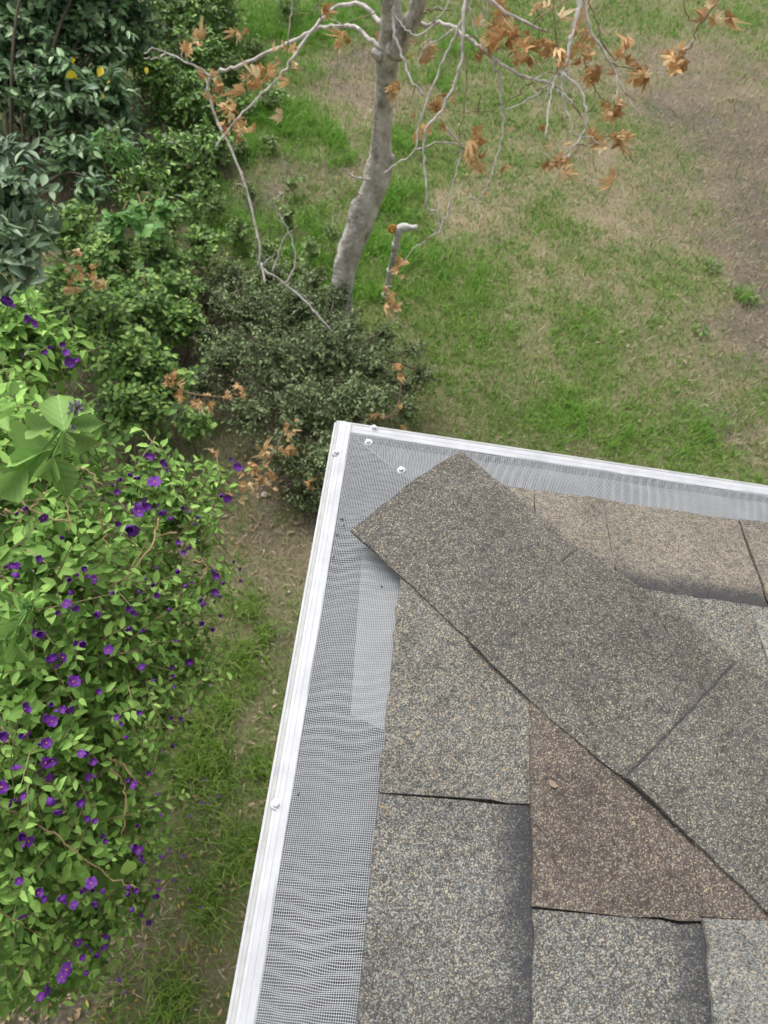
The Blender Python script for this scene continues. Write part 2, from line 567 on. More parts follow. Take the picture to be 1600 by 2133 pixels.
def screen(side):
    """woven wire screen: every wire is real geometry"""
    items_V, items_F, off = [], [], 0
    R = .00033
    Lm = 1.75
    ang = np.array([0.5, 2.59, 4.71])
    ca, sa = np.cos(ang) * R, np.sin(ang) * R

    def wob(o, s):
        if side == 'L': ph = 1.9 * np.sin(o * 90 + s * 9) + 1.0 * np.sin(o * 41 - s * 23)
        else: ph = o * 150 + 1.1 * np.sin(o * 60 + s * 15)
        return .00078 * np.sin(s * 2 * np.pi / .0125 + ph) * (.6 + .4 * np.sin(s * 31 + 1)) + .0004 * np.sin(s * 46 + 3 * np.sin(o * 60)) + .0006 * np.sin(s * 13.7 + o * 70) + .00035 * np.sin(s * 131 + o * 45)

    def zz(o, s):
        return mesh_z(o) + .0007 * np.sin(s * 21 + o * 33) + .0005 * np.sin(s * 57 - o * 51)

    def add(o, s, along):
        nonlocal off
        n = len(o)
        P = np.stack([o, s, zz(o, s)], 1)
        ring = []
        for a, b in zip(ca, sa):
            Q = P.copy()
            if along: Q[:, 0] += a
            else: Q[:, 1] += a
            Q[:, 2] += b
            ring.append(Q)
        V = np.stack(ring, 1).reshape(-1, 3)
        i = np.arange(n - 1)
        for j in range(3):
            k = (j + 1) % 3
            items_F.append(np.stack([i * 3 + j, i * 3 + k, (i + 1) * 3 + k, (i + 1) * 3 + j], 1) + off)
        items_V.append(V); off += len(V)
    o0, o1 = .0205, .1195
    for o in np.arange(o0, o1, PITCH):
        s = np.linspace(o + .0002, Lm, 160)
        add(o + .0004 * np.sin(s * 17 + o * 90) + .0003 * np.sin(s * 41), s, True)
    oo_full = np.concatenate([[o0, .030, .036], np.linspace(.042, o1, 13)])
    for s in np.arange(o0 + PITCH, Lm, PITCH):
        e_ = min(o1, s)
        oo = oo_full[oo_full < e_ - .0005]
        oo = np.append(oo, e_)
        if len(oo) < 2: continue
        add(oo, s + wob(oo, np.full(len(oo), s)) * min(1, s / .1), False)
    V = np.vstack(items_V); Fc = np.vstack(items_F)
    if side == 'L': V = np.stack([V[:, 0], -V[:, 1], V[:, 2]], 1)
    else:
        V = np.stack([V[:, 1], -V[:, 0], V[:, 2] - .0009], 1)
    return V, Fc


def screw(parent, x, y, z, tilt=(0, 0), r=.0046):
    """hex washer head"""
    items = []
    for (rr, n, z0, z1, taper) in ((r * 1.28, 16, 0, .0011, .85), (r * .8, 6, .0011, .0045, .9), (r * .5, 6, .0045, .0050, .9)):
        A = np.linspace(0, 2 * np.pi, n, endpoint=False)
        V = np.vstack([np.stack([np.cos(A) * rr, np.sin(A) * rr, 0 * A + z0], 1), np.stack([np.cos(A) * rr * taper, np.sin(A) * rr * taper, 0 * A + z1], 1)])
        items.append((V, [(i, (i + 1) % n, n + (i + 1) % n, n + i) for i in range(n)] + [tuple(range(n, 2 * n))]))
    V, Fc = join(items)
    Rm = np.array((Matrix.Rotation(tilt[0], 3, 'X') @ Matrix.Rotation(tilt[1], 3, 'Y') @ Matrix.Rotation(rnd.random(), 3, 'Z')))
    part('screw', V @ Rm.T + np.array([x, y, z]), Fc, M_SCREW, parent)


for side, lab in (('L', 'white wire mesh gutter guard on the eave beside the purple flowering shrub'), ('F', 'white wire mesh gutter guard on the eave facing the patchy lawn')):
    gd = thing('gutter_guard', (.03, -.6, .0) if side == 'L' else (.6, -.03, .0), lab, 'gutter guard', 'gutter guards on the roof corner')
    V, Fc = screen(side)
    part('mesh_screen', V, Fc, M_WIRE, gd, kind='stuff')
    rp = rail_profile()
    V, Fc = [], []
    n = len(rp)
    for o, z in rp:
        V += ([(o, -GL, z), (o, -o * .25 - .0005, z)] if side == 'L' else [(o * .9 + .0012, -o, z - .0011), (GL, -o, z - .0011)])
    for i in range(n):
        j = (i + 1) % n
        q = (2 * i, 2 * i + 1, 2 * j + 1, 2 * j)
        Fc.append(q if side == 'L' else q)
    Fc += [tuple(2 * i for i in range(n)), tuple(2 * i + 1 for i in reversed(range(n)))]
    part('rail', V, Fc, M_WHITE, gd)
    if side == 'L':
        for px, py in ((701, 941), (575, 1674)):
            P = gnd(px, py, .0068); screw(gd, P[0], P[1], .0042)
        for px, py, z in ((768, 920, .0075), (835, 984, .022)):
            P = gnd(px, py, z); screw(gd, P[0], P[1], float(mesh_z(np.array(min(P[0], -P[1])))) + .0006, (0, -.25))
        for yy in (-1.05, -1.6): screw(gd, .0095, yy, .0050)
    else:
        P = gnd(779, 890, .006); screw(gd, P[0], P[1], .0038)
        for xx in (.72, 1.3): screw(gd, xx, -.0095, .0038)

# ------------------------------------------------------------------ ground
# control points traced on the ground: (photo x, photo y, green cover, soil share)
CTRL = [(1000,200,.6,.2),(1100,250,.55,.2),(1000,400,.2,.2),(950,420,.1,.1),(900,350,.8,.1),(860,120,.7,.2),(830,300,.9,.1),(800,500,1,0),(780,600,1,.1),(850,450,.9,.1),(900,600,.75,.2),(1000,560,.8,.1),(1000,700,.8,.2),(1100,500,.5,.2),(1100,620,.35,.1),(1080,680,.35,.2),(1200,700,.75,.2),(1300,760,.7,.3),(1200,860,.85,.2),(1100,800,.6,.3),(1300,920,.9,.1),(1250,960,.4,.4),(1450,900,.8,.3),(1500,960,.7,.3),(1530,900,.2,.6),(1580,850,.7,.3),(1500,800,.35,.5),(1400,650,.3,.4),(1450,570,.6,.3),(1350,580,.55,.2),(1280,450,.1,.2),(1200,420,.3,.2),(1200,330,.2,.2),(1180,480,.7,.1),(1250,250,.6,.2),(1350,330,.25,.4),(1450,250,.03,.8),(1550,300,0,.8),(1580,450,.03,1),(1590,600,0,1),(1570,700,.15,.8),(1500,500,.12,.7),(1420,420,.3,.5),(1330,150,.15,.5),(1450,130,.03,.6),(1550,150,.1,.5),(1400,60,.5,.2),(1550,50,.6,.2),(1250,50,.6,.2),(1100,50,.8,.1),(1000,30,.8,.1),
        (740,200,.05,.4),(730,260,.1,.3),(750,120,.05,.6),(690,180,.1,.5),(700,320,.15,.3),(650,300,1,0),(600,250,.9,.1),(640,60,1,0),(550,40,1,0),(500,100,.8,.2),(560,400,.1,.7),(520,420,.15,.8),(600,360,.4,.5),(650,420,.7,.3),(480,470,.7,.2),(430,400,.2,.8),(700,560,.8,.2),(200,300,.2,.8),(300,700,.2,.9),(560,800,.2,.9),
        (560,1080,.03,.6),(600,1150,.08,.5),(560,1180,.12,.4),(480,1060,.4,.5),(600,1010,.1,.9),(430,950,.5,.6),(520,1250,.75,.2),(560,1300,.5,.4),(500,1400,.85,.1),(430,1480,.95,.1),(590,1330,.3,.6),(540,1450,.15,.5),(500,1550,.25,.4),(400,1600,.8,.3),(480,1650,.6,.3),(520,1600,.7,.2),(500,1780,.9,.1),(450,1820,.15,.5),(420,1750,.4,.4),(440,1900,.7,.3),(380,2000,.15,.5),(430,2020,.15,.5),(330,1960,.5,.4),(250,2090,.9,.2),(360,2090,.9,.1),(120,2100,.05,.9),(400,2110,.3,.5),(200,2050,.1,.8),(300,1850,.4,.5),(200,1400,.2,.8),(100,1000,.2,.8)]
CW = np.array([gnd(a, b)[:2] for a, b, _, _ in CTRL])
CG = np.array([c[2] for c in CTRL]); CSO = np.array([c[3] for c in CTRL])


def cover(x, y):
    g = np.zeros(len(x)); s = np.zeros(len(x))
    for i0 in range(0, len(x), 20000):
        xx = x[i0:i0 + 20000] + .25 * (fbm(x[i0:i0 + 20000] * 2.1, y[i0:i0 + 20000] * 2.1) - .5)
        yy = y[i0:i0 + 20000] + .25 * (fbm(x[i0:i0 + 20000] * 2.1 + 40, y[i0:i0 + 20000] * 2.1) - .5)
        d = (xx[:, None] - CW[:, 0]) ** 2 + (yy[:, None] - CW[:, 1]) ** 2 + .006
        w = d ** -1.6
        w /= w.sum(1, keepdims=True)
        g[i0:i0 + 20000] = w @ CG; s[i0:i0 + 20000] = w @ CSO
    n = fbm(x * 3.1 + 9, y * 3.1, 4) - .5
    n2 = fbm(x * 9 + 3, y * 9, 3) - .5
    g = np.clip(g * (1.16 - .95 * s) + .05 + 1.0 * n * (1.1 - s) + .7 * n2 * (1.05 - s), 0, 1.0)
    s = np.clip(s * 1.25 + .7 * (fbm(x * 4 + 71, y * 4, 4) - .5), 0, 1)
    return g, s


def gz(x, y):
    return G + .05 * (fbm(x * .9, y * .9, 2) - .5) + .03 * (fbm(x * 5, y * 5, 3) - .5)


gx = np.concatenate([[-70, -35, -18, -11], np.arange(-7.5, 8.0, .06), [11, 18, 35, 70]])
gy = np.concatenate([[-60, -30, -12, -6], np.arange(-2.5, 13.0, .06), [17, 25, 45, 90]])
X, Y = np.meshgrid(gx, gy)
xf, yf = X.ravel(), Y.ravel()
V = np.stack([xf, yf, gz(xf, yf)], 1)
nx, ny = len(gx), len(gy)
I = (np.arange(ny - 1)[:, None] * nx + np.arange(nx - 1)[None, :]).ravel()
Fc = np.stack([I, I + 1, I + nx + 1, I + nx], 1)
gm, t, b = newmat('lawn_and_soil')
tc = t.nodes.new('ShaderNodeTexCoord')
ag = t.nodes.new('ShaderNodeAttribute'); ag.attribute_name = 'green_cover'
as_ = t.nodes.new('ShaderNodeAttribute'); as_.attribute_name = 'bare_soil'


def tnoise(sc, det=6, ro=.6):
    n = t.nodes.new('ShaderNodeTexNoise'); n.inputs['Scale'].default_value = sc; n.inputs['Detail'].default_value = det; n.inputs['Roughness'].default_value = ro
    t.links.new(tc.outputs['Object'], n.inputs[0]); return n


rs = ramp(t, [(.28, (.21, .165, .095)), (.5, (.42, .345, .22)), (.72, (.63, .545, .39))]); t.links.new(tnoise(38, 8, .75).outputs[0], rs.inputs[0])
ro = ramp(t, [(.28, (.08, .065, .05)), (.5, (.185, .155, .122)), (.75, (.40, .35, .285))]); t.links.new(tnoise(45, 8, .75).outputs[0], ro.inputs[0])
rg = ramp(t, [(.3, (.07, .12, .02)), (.55, (.14, .22, .045)), (.75, (.25, .32, .09))]); t.links.new(tnoise(60, 6, .7).outputs[0], rg.inputs[0])
ma = t.nodes.new('ShaderNodeMix'); ma.data_type = 'RGBA'
t.links.new(as_.outputs['Fac'], ma.inputs[0]); t.links.new(rs.outputs[0], ma.inputs[6]); t.links.new(ro.outputs[0], ma.inputs[7])
sc_ = t.nodes.new('ShaderNodeMath'); sc_.operation = 'MULTIPLY'; sc_.inputs[1].default_value = .85
t.links.new(ag.outputs['Fac'], sc_.inputs[0])
mb = t.nodes.new('ShaderNodeMix'); mb.data_type = 'RGBA'
t.links.new(sc_.outputs[0], mb.inputs[0]); t.links.new(ma.outputs[2], mb.inputs[6]); t.links.new(rg.outputs[0], mb.inputs[7])
t.links.new(mb.outputs[2], b.inputs['Base Color']); b.inputs['Roughness'].default_value = .95; b.inputs['Specular IOR Level'].default_value = .15
bp = t.nodes.new('ShaderNodeBump'); bp.inputs['Strength'].default_value = .9; bp.inputs['Distance'].default_value = .03
t.links.new(tnoise(55, 8, .7).outputs[0], bp.inputs['Height']); t.links.new(bp.outputs[0], b.inputs['Normal'])
ground = part('ground', V, Fc, gm, smooth=True)
tag(ground, kind='structure')
gg, ss = cover(xf, yf)
for nme, val in (('green_cover', gg), ('bare_soil', ss)):
    a = ground.data.attributes.new(nme, 'FLOAT', 'POINT'); a.data.foreach_set('value', val.astype(np.float32))


# ------------------------------------------------------------------ grass
def in_view(x, y, mx=160):
    px, py, dep = project(np.stack([x, y, np.full(len(x), G)], 1))
    return (dep > .3) & (px > -mx) & (px < 1600 + mx) & (py > -mx * .8) & (py < 2133 + mx) & ~((x > .35) & (y < -.35)), dep


def blades(x, y, ln, wd, lean, curl=.5):
    n = len(x)
    az = rng.uniform(0, 2 * np.pi, n)
    d = np.stack([np.cos(az), np.sin(az)], 1)
    sdv = np.stack([-np.sin(az), np.cos(az)], 1)
    z0 = gz(x, y)
    l1 = lean * rng.uniform(.3, 1.0, n)
    V = np.zeros((n, 5, 3))
    h1 = .55 * ln; r1 = .55 * ln * l1 * .7
    h2 = ln * np.sqrt(np.clip(1 - (l1 * .8) ** 2, .12, 1)); r2 = ln * l1
    V[:, 0, :2] = np.stack([x, y], 1) - sdv * wd[:, None] * .5
    V[:, 1, :2] = np.stack([x, y], 1) + sdv * wd[:, None] * .5
    V[:, :2, 2] = z0[:, None] - .004
    mid = np.stack([x, y], 1) + d * r1[:, None]
    V[:, 2, :2] = mid - sdv * wd[:, None] * .42
    V[:, 3, :2] = mid + sdv * wd[:, None] * .42
    V[:, 2:4, 2] = (z0 + h1)[:, None]
    V[:, 4, :2] = np.stack([x, y], 1) + d * r2[:, None]
    V[:, 4, 2] = z0 + h2 * .85
    i = np.arange(n)[:, None] * 5
    T = np.concatenate([i + [0, 1, 3], i + [0, 3, 2], i + [2, 3, 4]], 0)
    return V.reshape(-1, 3), T


M_GRASS = leafmat('lawn_blade', [(0.104, 0.227, 0.028), (0.152, 0.309, 0.043), (0.209, 0.391, 0.067), (0.171, 0.340, 0.048), (0.342, 0.412, 0.152)], .6, .35, .3)
M_BRIGHT = leafmat('lush_blade', [(.085, .23, .02), (.14, .34, .03), (.20, .43, .045), (.27, .47, .08)], .5, .4, .35)
M_OLIVE = leafmat('olive_blade', [(.10, .20, .025), (.15, .29, .035), (.21, .36, .05), (.33, .37, .13)], .55, .3, .3)
M_STRAW = leafmat('dead_blade', [(.33, .26, .16), (.48, .40, .26), (.60, .52, .37), (.24, .18, .11)], .8, .15, .2)

n0 = 1000000
x = rng.uniform(-5.2, 5.4, n0); y = rng.uniform(-1.6, 11.5, n0)
ok, dep = in_view(x, y)
x, y, dep = x[ok], y[ok], dep[ok]
ok = rng.random(len(x)) < np.clip(7.0 / dep - .45, .35, 1)
x, y, dep = x[ok], y[ok], dep[ok]
g, s = cover(x, y)
tuft = fbm(x * 14 + 5, y * 14, 2)
keep = rng.random(len(x)) < np.clip(g * 1.45 - .08, 0, 1) * np.clip(.35 + 1.5 * (tuft - .25), .1, 1)
xg, yg, dg, tg = x[keep], y[keep], dep[keep], tuft[keep]
ln = rng.uniform(.02, .055, len(xg)) * (.7 + .6 * tg)
wd = .0022 + .0006 * dg
V, T = blades(xg, yg, ln, wd, .95)
tag(part('lawn_grass', V, T, M_GRASS), 'short patchy lawn grass growing over tan dry ground', 'grass', kind='stuff')
# dead straw lying in the lawn
k2 = (rng.random(len(x)) < .20 * np.clip(1.1 - .6 * g, 0, 1) * np.clip(1.2 - .6 * s, .2, 1)) & ~keep
xs, ys = x[k2], y[k2]
V, T = blades(xs, ys, rng.uniform(.03, .075, len(xs)), .0022 + .0005 * dep[k2], 1.15)
tag(part('dry_grass', V, T, M_STRAW), 'dead straw coloured grass lying flat between the green patches', 'grass', kind='stuff')
# lush long grass by the water pipe, the shrubs and the house
LUSH = [(480, 420, .3, 900), (520, 500, .3, 1100), (620, 470, .3, 1300), (660, 560, .3, 1300), (420, 450, .2, 500), (600, 560, .25, 700), (520, 320, .25, 900), (540, 260, .25, 900), (620, 160, .3, 1000), (880, 560, .3, 1100), (960, 560, .35, 1100), (1000, 680, .4, 1100), (1400, 50, .6, 700), (1560, 40, .5, 700), (1200, 720, .35, 700), (1130, 880, .3, 800), (1400, 900, .25, 500), (540, 1330, .12, 300), (470, 1700, .12, 400), (450, 1600, .12, 400), (400, 1750, .1, 250), (420, 1850, .1, 250), (330, 2000, .1, 250), (650, 290, .42, 3400), (590, 235, .3, 1800), (690, 330, .2, 1100), (640, 50, .6, 4200), (550, 60, .45, 2500), (740, 30, .4, 2000), (500, 130, .3, 1200), (790, 520, .28, 2200), (760, 610, .25, 1800), (820, 420, .3, 2000), (850, 300, .2, 900), (900, 170, .3, 1000), (940, 90, .35, 1500),
        (480, 480, .18, 700), (240, 2090, .1, 700), (370, 2095, .1, 700), (500, 1400, .14, 700), (440, 1480, .16, 1100), (400, 1600, .14, 700), (510, 1270, .12, 500), (500, 1780, .1, 500), (540, 1600, .08, 250), (430, 1900, .1, 350), (1545, 625, .12, 300), (1300, 920, .2, 500), (1200, 860, .2, 400), (1480, 900, .16, 350)]
xs, ys, lls = [], [], []
for px, py, r, n in LUSH:
    c = gnd(px, py)
    q = rng.normal(size=(n, 2)) * r * .55
    if py > 1100: q *= np.array([.8, 1.2])
    xs.append(c[0] + q[:, 0]); ys.append(c[1] + q[:, 1])
    lls.append(rng.uniform(.05, .17, n) * (1.0 if py < 700 and px < 960 else .8))
xs = np.concatenate(xs); ys = np.concatenate(ys); lls = np.concatenate(lls)
cl = fbm(xs * 9, ys * 9, 2); k3 = rng.random(len(xs)) < np.clip(2.2 * (cl - .25), .05, 1)
k3 &= ~((xs > .4) & (ys < -.4))
near = (ys < 2.3) & (xs < 1)  # strip near the house gets duller olive blades
for sel, nme, mt_, lab in ((k3 & ~near, 'lush_grass', M_BRIGHT, 'tufts of long bright green grass round the tree and out on the lawn'), (k3 & near & (rng.random(len(xs)) < .7), 'olive_grass', M_OLIVE, 'long olive green grass between the flowering shrub and the gutter')):
    V, T = blades(xs[sel], ys[sel], lls[sel], .003 + .002 * rng.random(sel.sum()), 1.0)
    tag(part(nme, V, T, mt_), lab, 'grass', kind='stuff')

# ------------------------------------------------------------------ leaves
# template: 7 points, folded on the midrib
LT = np.array([(0, 0, 0), (.3, .42, .06), (.68, .36, .03), (1, 0, -.10), (.68, -.36, .03), (.3, -.42, .06), (.5, 0, -.03)])
LF = np.array([(6, 0, 5), (6, 5, 4), (6, 4, 3), (6, 3, 2), (6, 2, 1), (6, 1, 0)])


def leaf_cloud(pos, d, n, ln, ratio):
    N = len(pos)
    d = norm(d); yv = norm(np.cross(n, d)); zv = np.cross(d, yv)
    T = np.repeat(LT[None], N, 0) * np.stack([ln, ln * ratio, ln], 1)[:, None, :]
    T[:, :, 2] *= rng.uniform(.3, 2.2, N)[:, None]
    V = pos[:, None, :] + T[:, :, 0:1] * d[:, None, :] + T[:, :, 1:2] * yv[:, None, :] + T[:, :, 2:3] * zv[:, None, :]
    Fc = (np.arange(N)[:, None, None] * 7 + LF[None]).reshape(-1, 3)
    return V.reshape(-1, 3), Fc


def leaf_mesh(name, mat, ratio, curl=.12, fold=.10, wave=.03, toothed=0, taper=1.0):
    """single leaf, unit length along x"""
    xs = [0, .08, .2, .35, .52, .68, .82, .92, 1.0]
    wsx = [0.02, .30, .72, .97, 1.0, .80, .50, .24, .0]
    V, Fc = [], []
    for i, (x_, w_) in enumerate(zip(xs, wsx)):
        w_ = (w_ if x_ < .5 else w_ ** taper) * .5 * ratio * (1 + toothed * rnd.uniform(-.25, .25))
        z0 = -curl * x_ * x_ + .02
        V += [(x_, w_, z0 + fold * w_ * 2 + wave * rnd.uniform(-1, 1)), (x_, 0, z0 - .01), (x_, -w_, z0 + fold * w_ * 2 + wave * rnd.uniform(-1, 1))]
    for i in range(len(xs) - 1):
        a = i * 3
        Fc += [(a, a + 1, a + 4, a + 3), (a + 1, a + 2, a + 5, a + 4)]
    return mesh_data(name, V, Fc, mat, True)


def foliage(lobes, n_tw, per, tlen, lrange, ratio, up=.5, droop=.2, shell=(.55, 1.0), flat=.6):
    """leaves on twigs that start inside the lobes and reach their skin; returns arrays and twig lines"""
    C = np.array([at(a, b, d) for a, b, d, r in lobes]); Rr = np.array([l[3] for l in lobes])
    w = Rr ** 2; w /= w.sum()
    pos, dr, nr, ln, tw = [], [], [], [], []
    for k in range(n_tw):
        i = rng.choice(len(C), p=w)
        v = norm(rng.normal(size=3) + np.array([0, 0, up]))
        r = Rr[i] * rng.uniform(*shell)
        end = C[i] + v * r
        td = norm(v + rng.normal(size=3) * .5 + np.array([0, 0, .25]))
        L = tlen * rng.uniform(.5, 1.2)
        p0 = end - td * L
        p1 = end + np.array([0, 0, -droop * L])
        pm = (p0 + p1) / 2 + np.array([0, 0, .12 * L]) + rng.normal(size=3) * .04 * L
        m = max(2, int(per * rng.uniform(.7, 1.3)))
        tt = np.linspace(.15, 1, m)
        P = (1 - tt)[:, None] ** 2 * p0 + (2 * tt * (1 - tt))[:, None] * pm + (tt ** 2)[:, None] * p1
        T = norm((pm - p0)[None] * (1 - tt)[:, None] + (p1 - pm)[None] * tt[:, None])
        side = norm(np.cross(T, np.array([0, 0, 1.]) + .3 * rng.normal(size=3)))
        sg = np.where(np.arange(m) % 2 == 0, 1, -1)[:, None]
        D = norm(T * .7 + side * sg * .9 + rng.normal(size=(m, 3)) * .25 + np.array([0, 0, -.12]))
        Nn = norm(np.array([0, 0, flat]) + v * .5 + rng.normal(size=(m, 3)) * .38)
        pos.append(P); dr.append(D); nr.append(Nn)
        ln.append(rng.uniform(*lrange, m) * (1 - .35 * tt)); tw.append(np.array([p0, pm, p1]))
    return np.vstack(pos), np.vstack(dr), np.vstack(nr), np.concatenate(ln), tw


def above(pos, z=.02):
    return pos[:, 2] > gz(pos[:, 0], pos[:, 1]) + z


def plant(name, label, cat, lobes, n_tw, per, tlen, lrange, ratio, mat, bark, parts=0, pmesh=None, base=None, stems=6, stemr=.012, twr=.0022, up=.5, droop=.2, flat=.6, shell=(.55, 1.0), group=None, clip=None, sizefn=None, local=False):
    C = np.array([at(a, b, d) for a, b, d, r in lobes])
    if base is None:
        c = C.mean(0); base = (c[0], c[1])
    base = np.array([base[0], base[1], 0.]); base[2] = gz(base[:1], base[1:2])[0]
    root = thing(name, base, label, cat, group)
    pos, d, n, ln, tw = foliage(lobes, n_tw, per, tlen, lrange, ratio, up, droop, shell, flat)
    k = above(pos)
    if clip is not None: k &= clip(pos)
    pos, d, n, ln = pos[k], d[k], n[k], ln[k]
    if sizefn is not None: ln = ln * sizefn(pos)
    # stems from the base into each lobe
    items = []
    for i, (c, l) in enumerate(zip(C, lobes)):
        b0 = base + np.array([rnd.uniform(-.06, .06), rnd.uniform(-.06, .06), -.03])
        if local: b0 = np.array([c[0] + rnd.uniform(-.08, .08), c[1] + rnd.uniform(-.08, .08), G - .03])
        mid = b0 * .45 + c * .55 + np.array([0, 0, .12 * np.linalg.norm(c - b0)]) + rng.normal(size=3) * .05
        c = c + np.array([0, 0, l[3] * .3]); c[2] = max(c[2], G + .08); mid[2] = max(mid[2], G + .04)
        P = catmull([b0, mid, c], 5)
        V, Fc = tube(P, np.linspace(stemr, stemr * .35, len(P)), 5)
        part('stem', V, Fc, bark, root, True)
    items = []
    for q in tw:
        if (q[:, 2] > G + .01).all(): items.append(tube(q, [twr, twr * .8, twr * .5], 3, cap=False))
    if items:
        V, Fc = join(items); part('twigs', V, Fc, bark, root, kind='stuff')
    if parts:
        px, py, dep = project(pos)
        vis = (px > 0) & (px < 1600) & (py > 0) & (py < 2133)
        # leaves on the side of the crown that shows, largest first
        ctr = C[np.argmin(((pos[:, None] - C[None]) ** 2).sum(2), 1)]
        face = ((pos - ctr) * (CAM - pos)).sum(1)
        score = np.where(vis & (face > 0), ln / dep, 0)
        top = np.argsort(-score)[:parts]
        top = top[score[top] > 0]
        for j in top:
            inst('leaf', rnd.choice(pmesh), root, frame(pos[j], d[j], n[j], float(ln[j])))
        rest = np.ones(len(pos), bool); rest[top] = False
        pos, d, n, ln = pos[rest], d[rest], n[rest], ln[rest]
    if len(pos):
        V, Fc = leaf_cloud(pos, d, n, ln, ratio)
        part('foliage', V, Fc, mat, root, kind='stuff')
    return root


M_BARK = plain('brown_twig_bark', (.11, .085, .06), .85, .3, 60, .3)
M_TANSTEM = plain('tan_stem', (.34, .245, .125), .7, .25, 40)
M_GREENSTEM = plain('olive_stem', (.22, .19, .09), .7, .3, 40)
M_L_FLOW = leafmat('shrub_leaf', [(0.086, 0.175, 0.035), (0.180, 0.335, 0.070), (0.330, 0.574, 0.136), (0.534, 0.836, 0.226)], .65, .45, .28)
M_L_BIG = leafmat('soft_big_leaf', [(0.196, 0.414, 0.092), (0.253, 0.483, 0.127), (0.172, 0.356, 0.092)], .55, .35, .35)
M_L_DARK = leafmat('dark_evergreen_leaf', [(0.043, 0.092, 0.035), (0.095, 0.192, 0.076), (0.178, 0.328, 0.134), (0.360, 0.534, 0.256)], .35, .12, .5)
M_L_BLUE = leafmat('blue_green_leaf', [(0.130, 0.221, 0.123), (0.196, 0.299, 0.167), (0.260, 0.380, 0.210)], .42, .15, .5)
M_L_IVY = leafmat('ivy_leaf', [(0.055, 0.118, 0.027), (0.114, 0.234, 0.052), (0.214, 0.388, 0.083), (0.357, 0.531, 0.135)], .55, .25, .35)
M_L_THICK = leafmat('thicket_leaf', [(0.058, 0.124, 0.026), (0.156, 0.313, 0.064), (0.348, 0.605, 0.121)], .42, .18, .5)
M_L_OAK = leafmat('grey_green_small_leaf', [(0.051, 0.081, 0.027), (0.104, 0.152, 0.053), (0.188, 0.259, 0.102), (0.317, 0.417, 0.184)], .5, .15, .45)
M_L_WEED = leafmat('weed_leaf', [(.07, .12, .035), (.12, .20, .05), (.18, .30, .07), (.26, .38, .11)], .5, .25, .4)
M_L_BRAM = leafmat('bright_bramble_leaf', [(0.100, 0.263, 0.062), (0.163, 0.362, 0.088), (0.237, 0.450, 0.125)], .5, .3, .4)
M_YELLOW = leafmat('yellow_leaf', [(.75, .58, .03), (.80, .66, .04)], .5, .3, .4)
M_DEAD = leafmat('dead_brown_leaf', [(0.430, 0.255, 0.118), (0.669, 0.423, 0.198), (0.836, 0.611, 0.343), (0.562, 0.350, 0.163), (0.850, 0.726, 0.469)], .7, .35, .25)
M_LITTER = leafmat('leaf_litter', [(.30, .19, .10), (.45, .32, .19), (.55, .45, .31), (.22, .13, .07), (.5, .42, .10)], .8, .1, .2)

M_L_BIGV = veined('soft_big_veined_leaf', (.27, .47, .12), (.40, .60, .22))
lm_flow = [leaf_mesh('shrub_leaf', M_L_FLOW, .52) for _ in range(3)]
lm_big = [leaf_mesh('big_leaf', M_L_BIGV, .58, .38, .6, .028, taper=1.7) for _ in range(3)]
lm_dark = [leaf_mesh('evergreen_leaf', M_L_DARK, .42, .2, .2) for _ in range(3)]
lm_blue = [leaf_mesh('long_leaf', M_L_BLUE, .30, .12, .25, .015) for _ in range(3)]
lm_ivy = [leaf_mesh('ivy_leaf', M_L_IVY, .75, .15, .1, .04) for _ in range(3)]
lm_bram = [leaf_mesh('bramble_leaf', M_L_BRAM, .8, .1, .15, .04, 1) for _ in range(3)]
lm_oak = [leaf_mesh('small_leaf', M_L_OAK, .5, .1, .15, .05, 1) for _ in range(3)]
lm_thk = [leaf_mesh('thicket_leaf', M_L_THICK, .5, .15, .15, .04) for _ in range(3)]
lm_yel = [leaf_mesh('yellow_leaf', M_YELLOW, .62, .2, .2, .03)]

# --- dark evergreen tree
ev_l = [(60, 60, 5.6, .42), (200, 60, 5.8, .38), (120, 200, 5.5, .38), (230, 190, 5.7, .27), (150, 310, 5.4, .26), (235, 290, 5.5, .2), (40, 180, 5.5, .26), (-90, 100, 5.4, .5), (280, 60, 6.1, .26), (190, 380, 5.3, .14), (90, -80, 5.5, .5), (250, -90, 5.8, .45)]
ev = plant('evergreen_tree', 'dark glossy evergreen tree with a few bright yellow leaves', 'tree', ev_l, 1000, 9, .32, (.085, .14), .45, M_L_DARK, M_BARK, 290, lm_dark, base=gnd(30, 420)[:2], stemr=.016, twr=.003, up=.35, droop=.35)
for px, py, dp, sz in ((157, 150, 5.05, .075), (213, 141, 5.05, .075), (148, 122, 5.1, .06), (228, 172, 5.1, .055), (212, 203, 5.05, .06), (160, 158, 5.05, .06), (305, 140, 5.6, .05)):
    P = at(px, py, dp)
    inst('leaf', lm_yel[0], ev, frame(P, norm([rnd.uniform(-1, 1), rnd.uniform(-1, 1), -.3]), norm(CAM - P + rng.normal(size=3) * .8), sz))
# --- thicket behind
plant('leafy_thicket', 'tangled dark green thicket of small leaves behind the bare drooping branch', 'shrub',
      [(380, 50, 6.6, .42), (460, 30, 7.0, .32), (330, 170, 6.2, .33), (410, 200, 6.2, .3), (440, 300, 5.9, .24), (360, 320, 5.7, .28), (500, 210, 6.4, .18), (300, 400, 5.5, .28), (400, 110, 6.4, .3), (560, 190, 6.6, .14), (420, 380, 5.7, .14), (380, -90, 6.6, .5)],
      1300, 9, .28, (.045, .08), .55, M_L_THICK, M_BARK, 120, lm_thk, local=True, stemr=.014, twr=.0025, droop=.3)
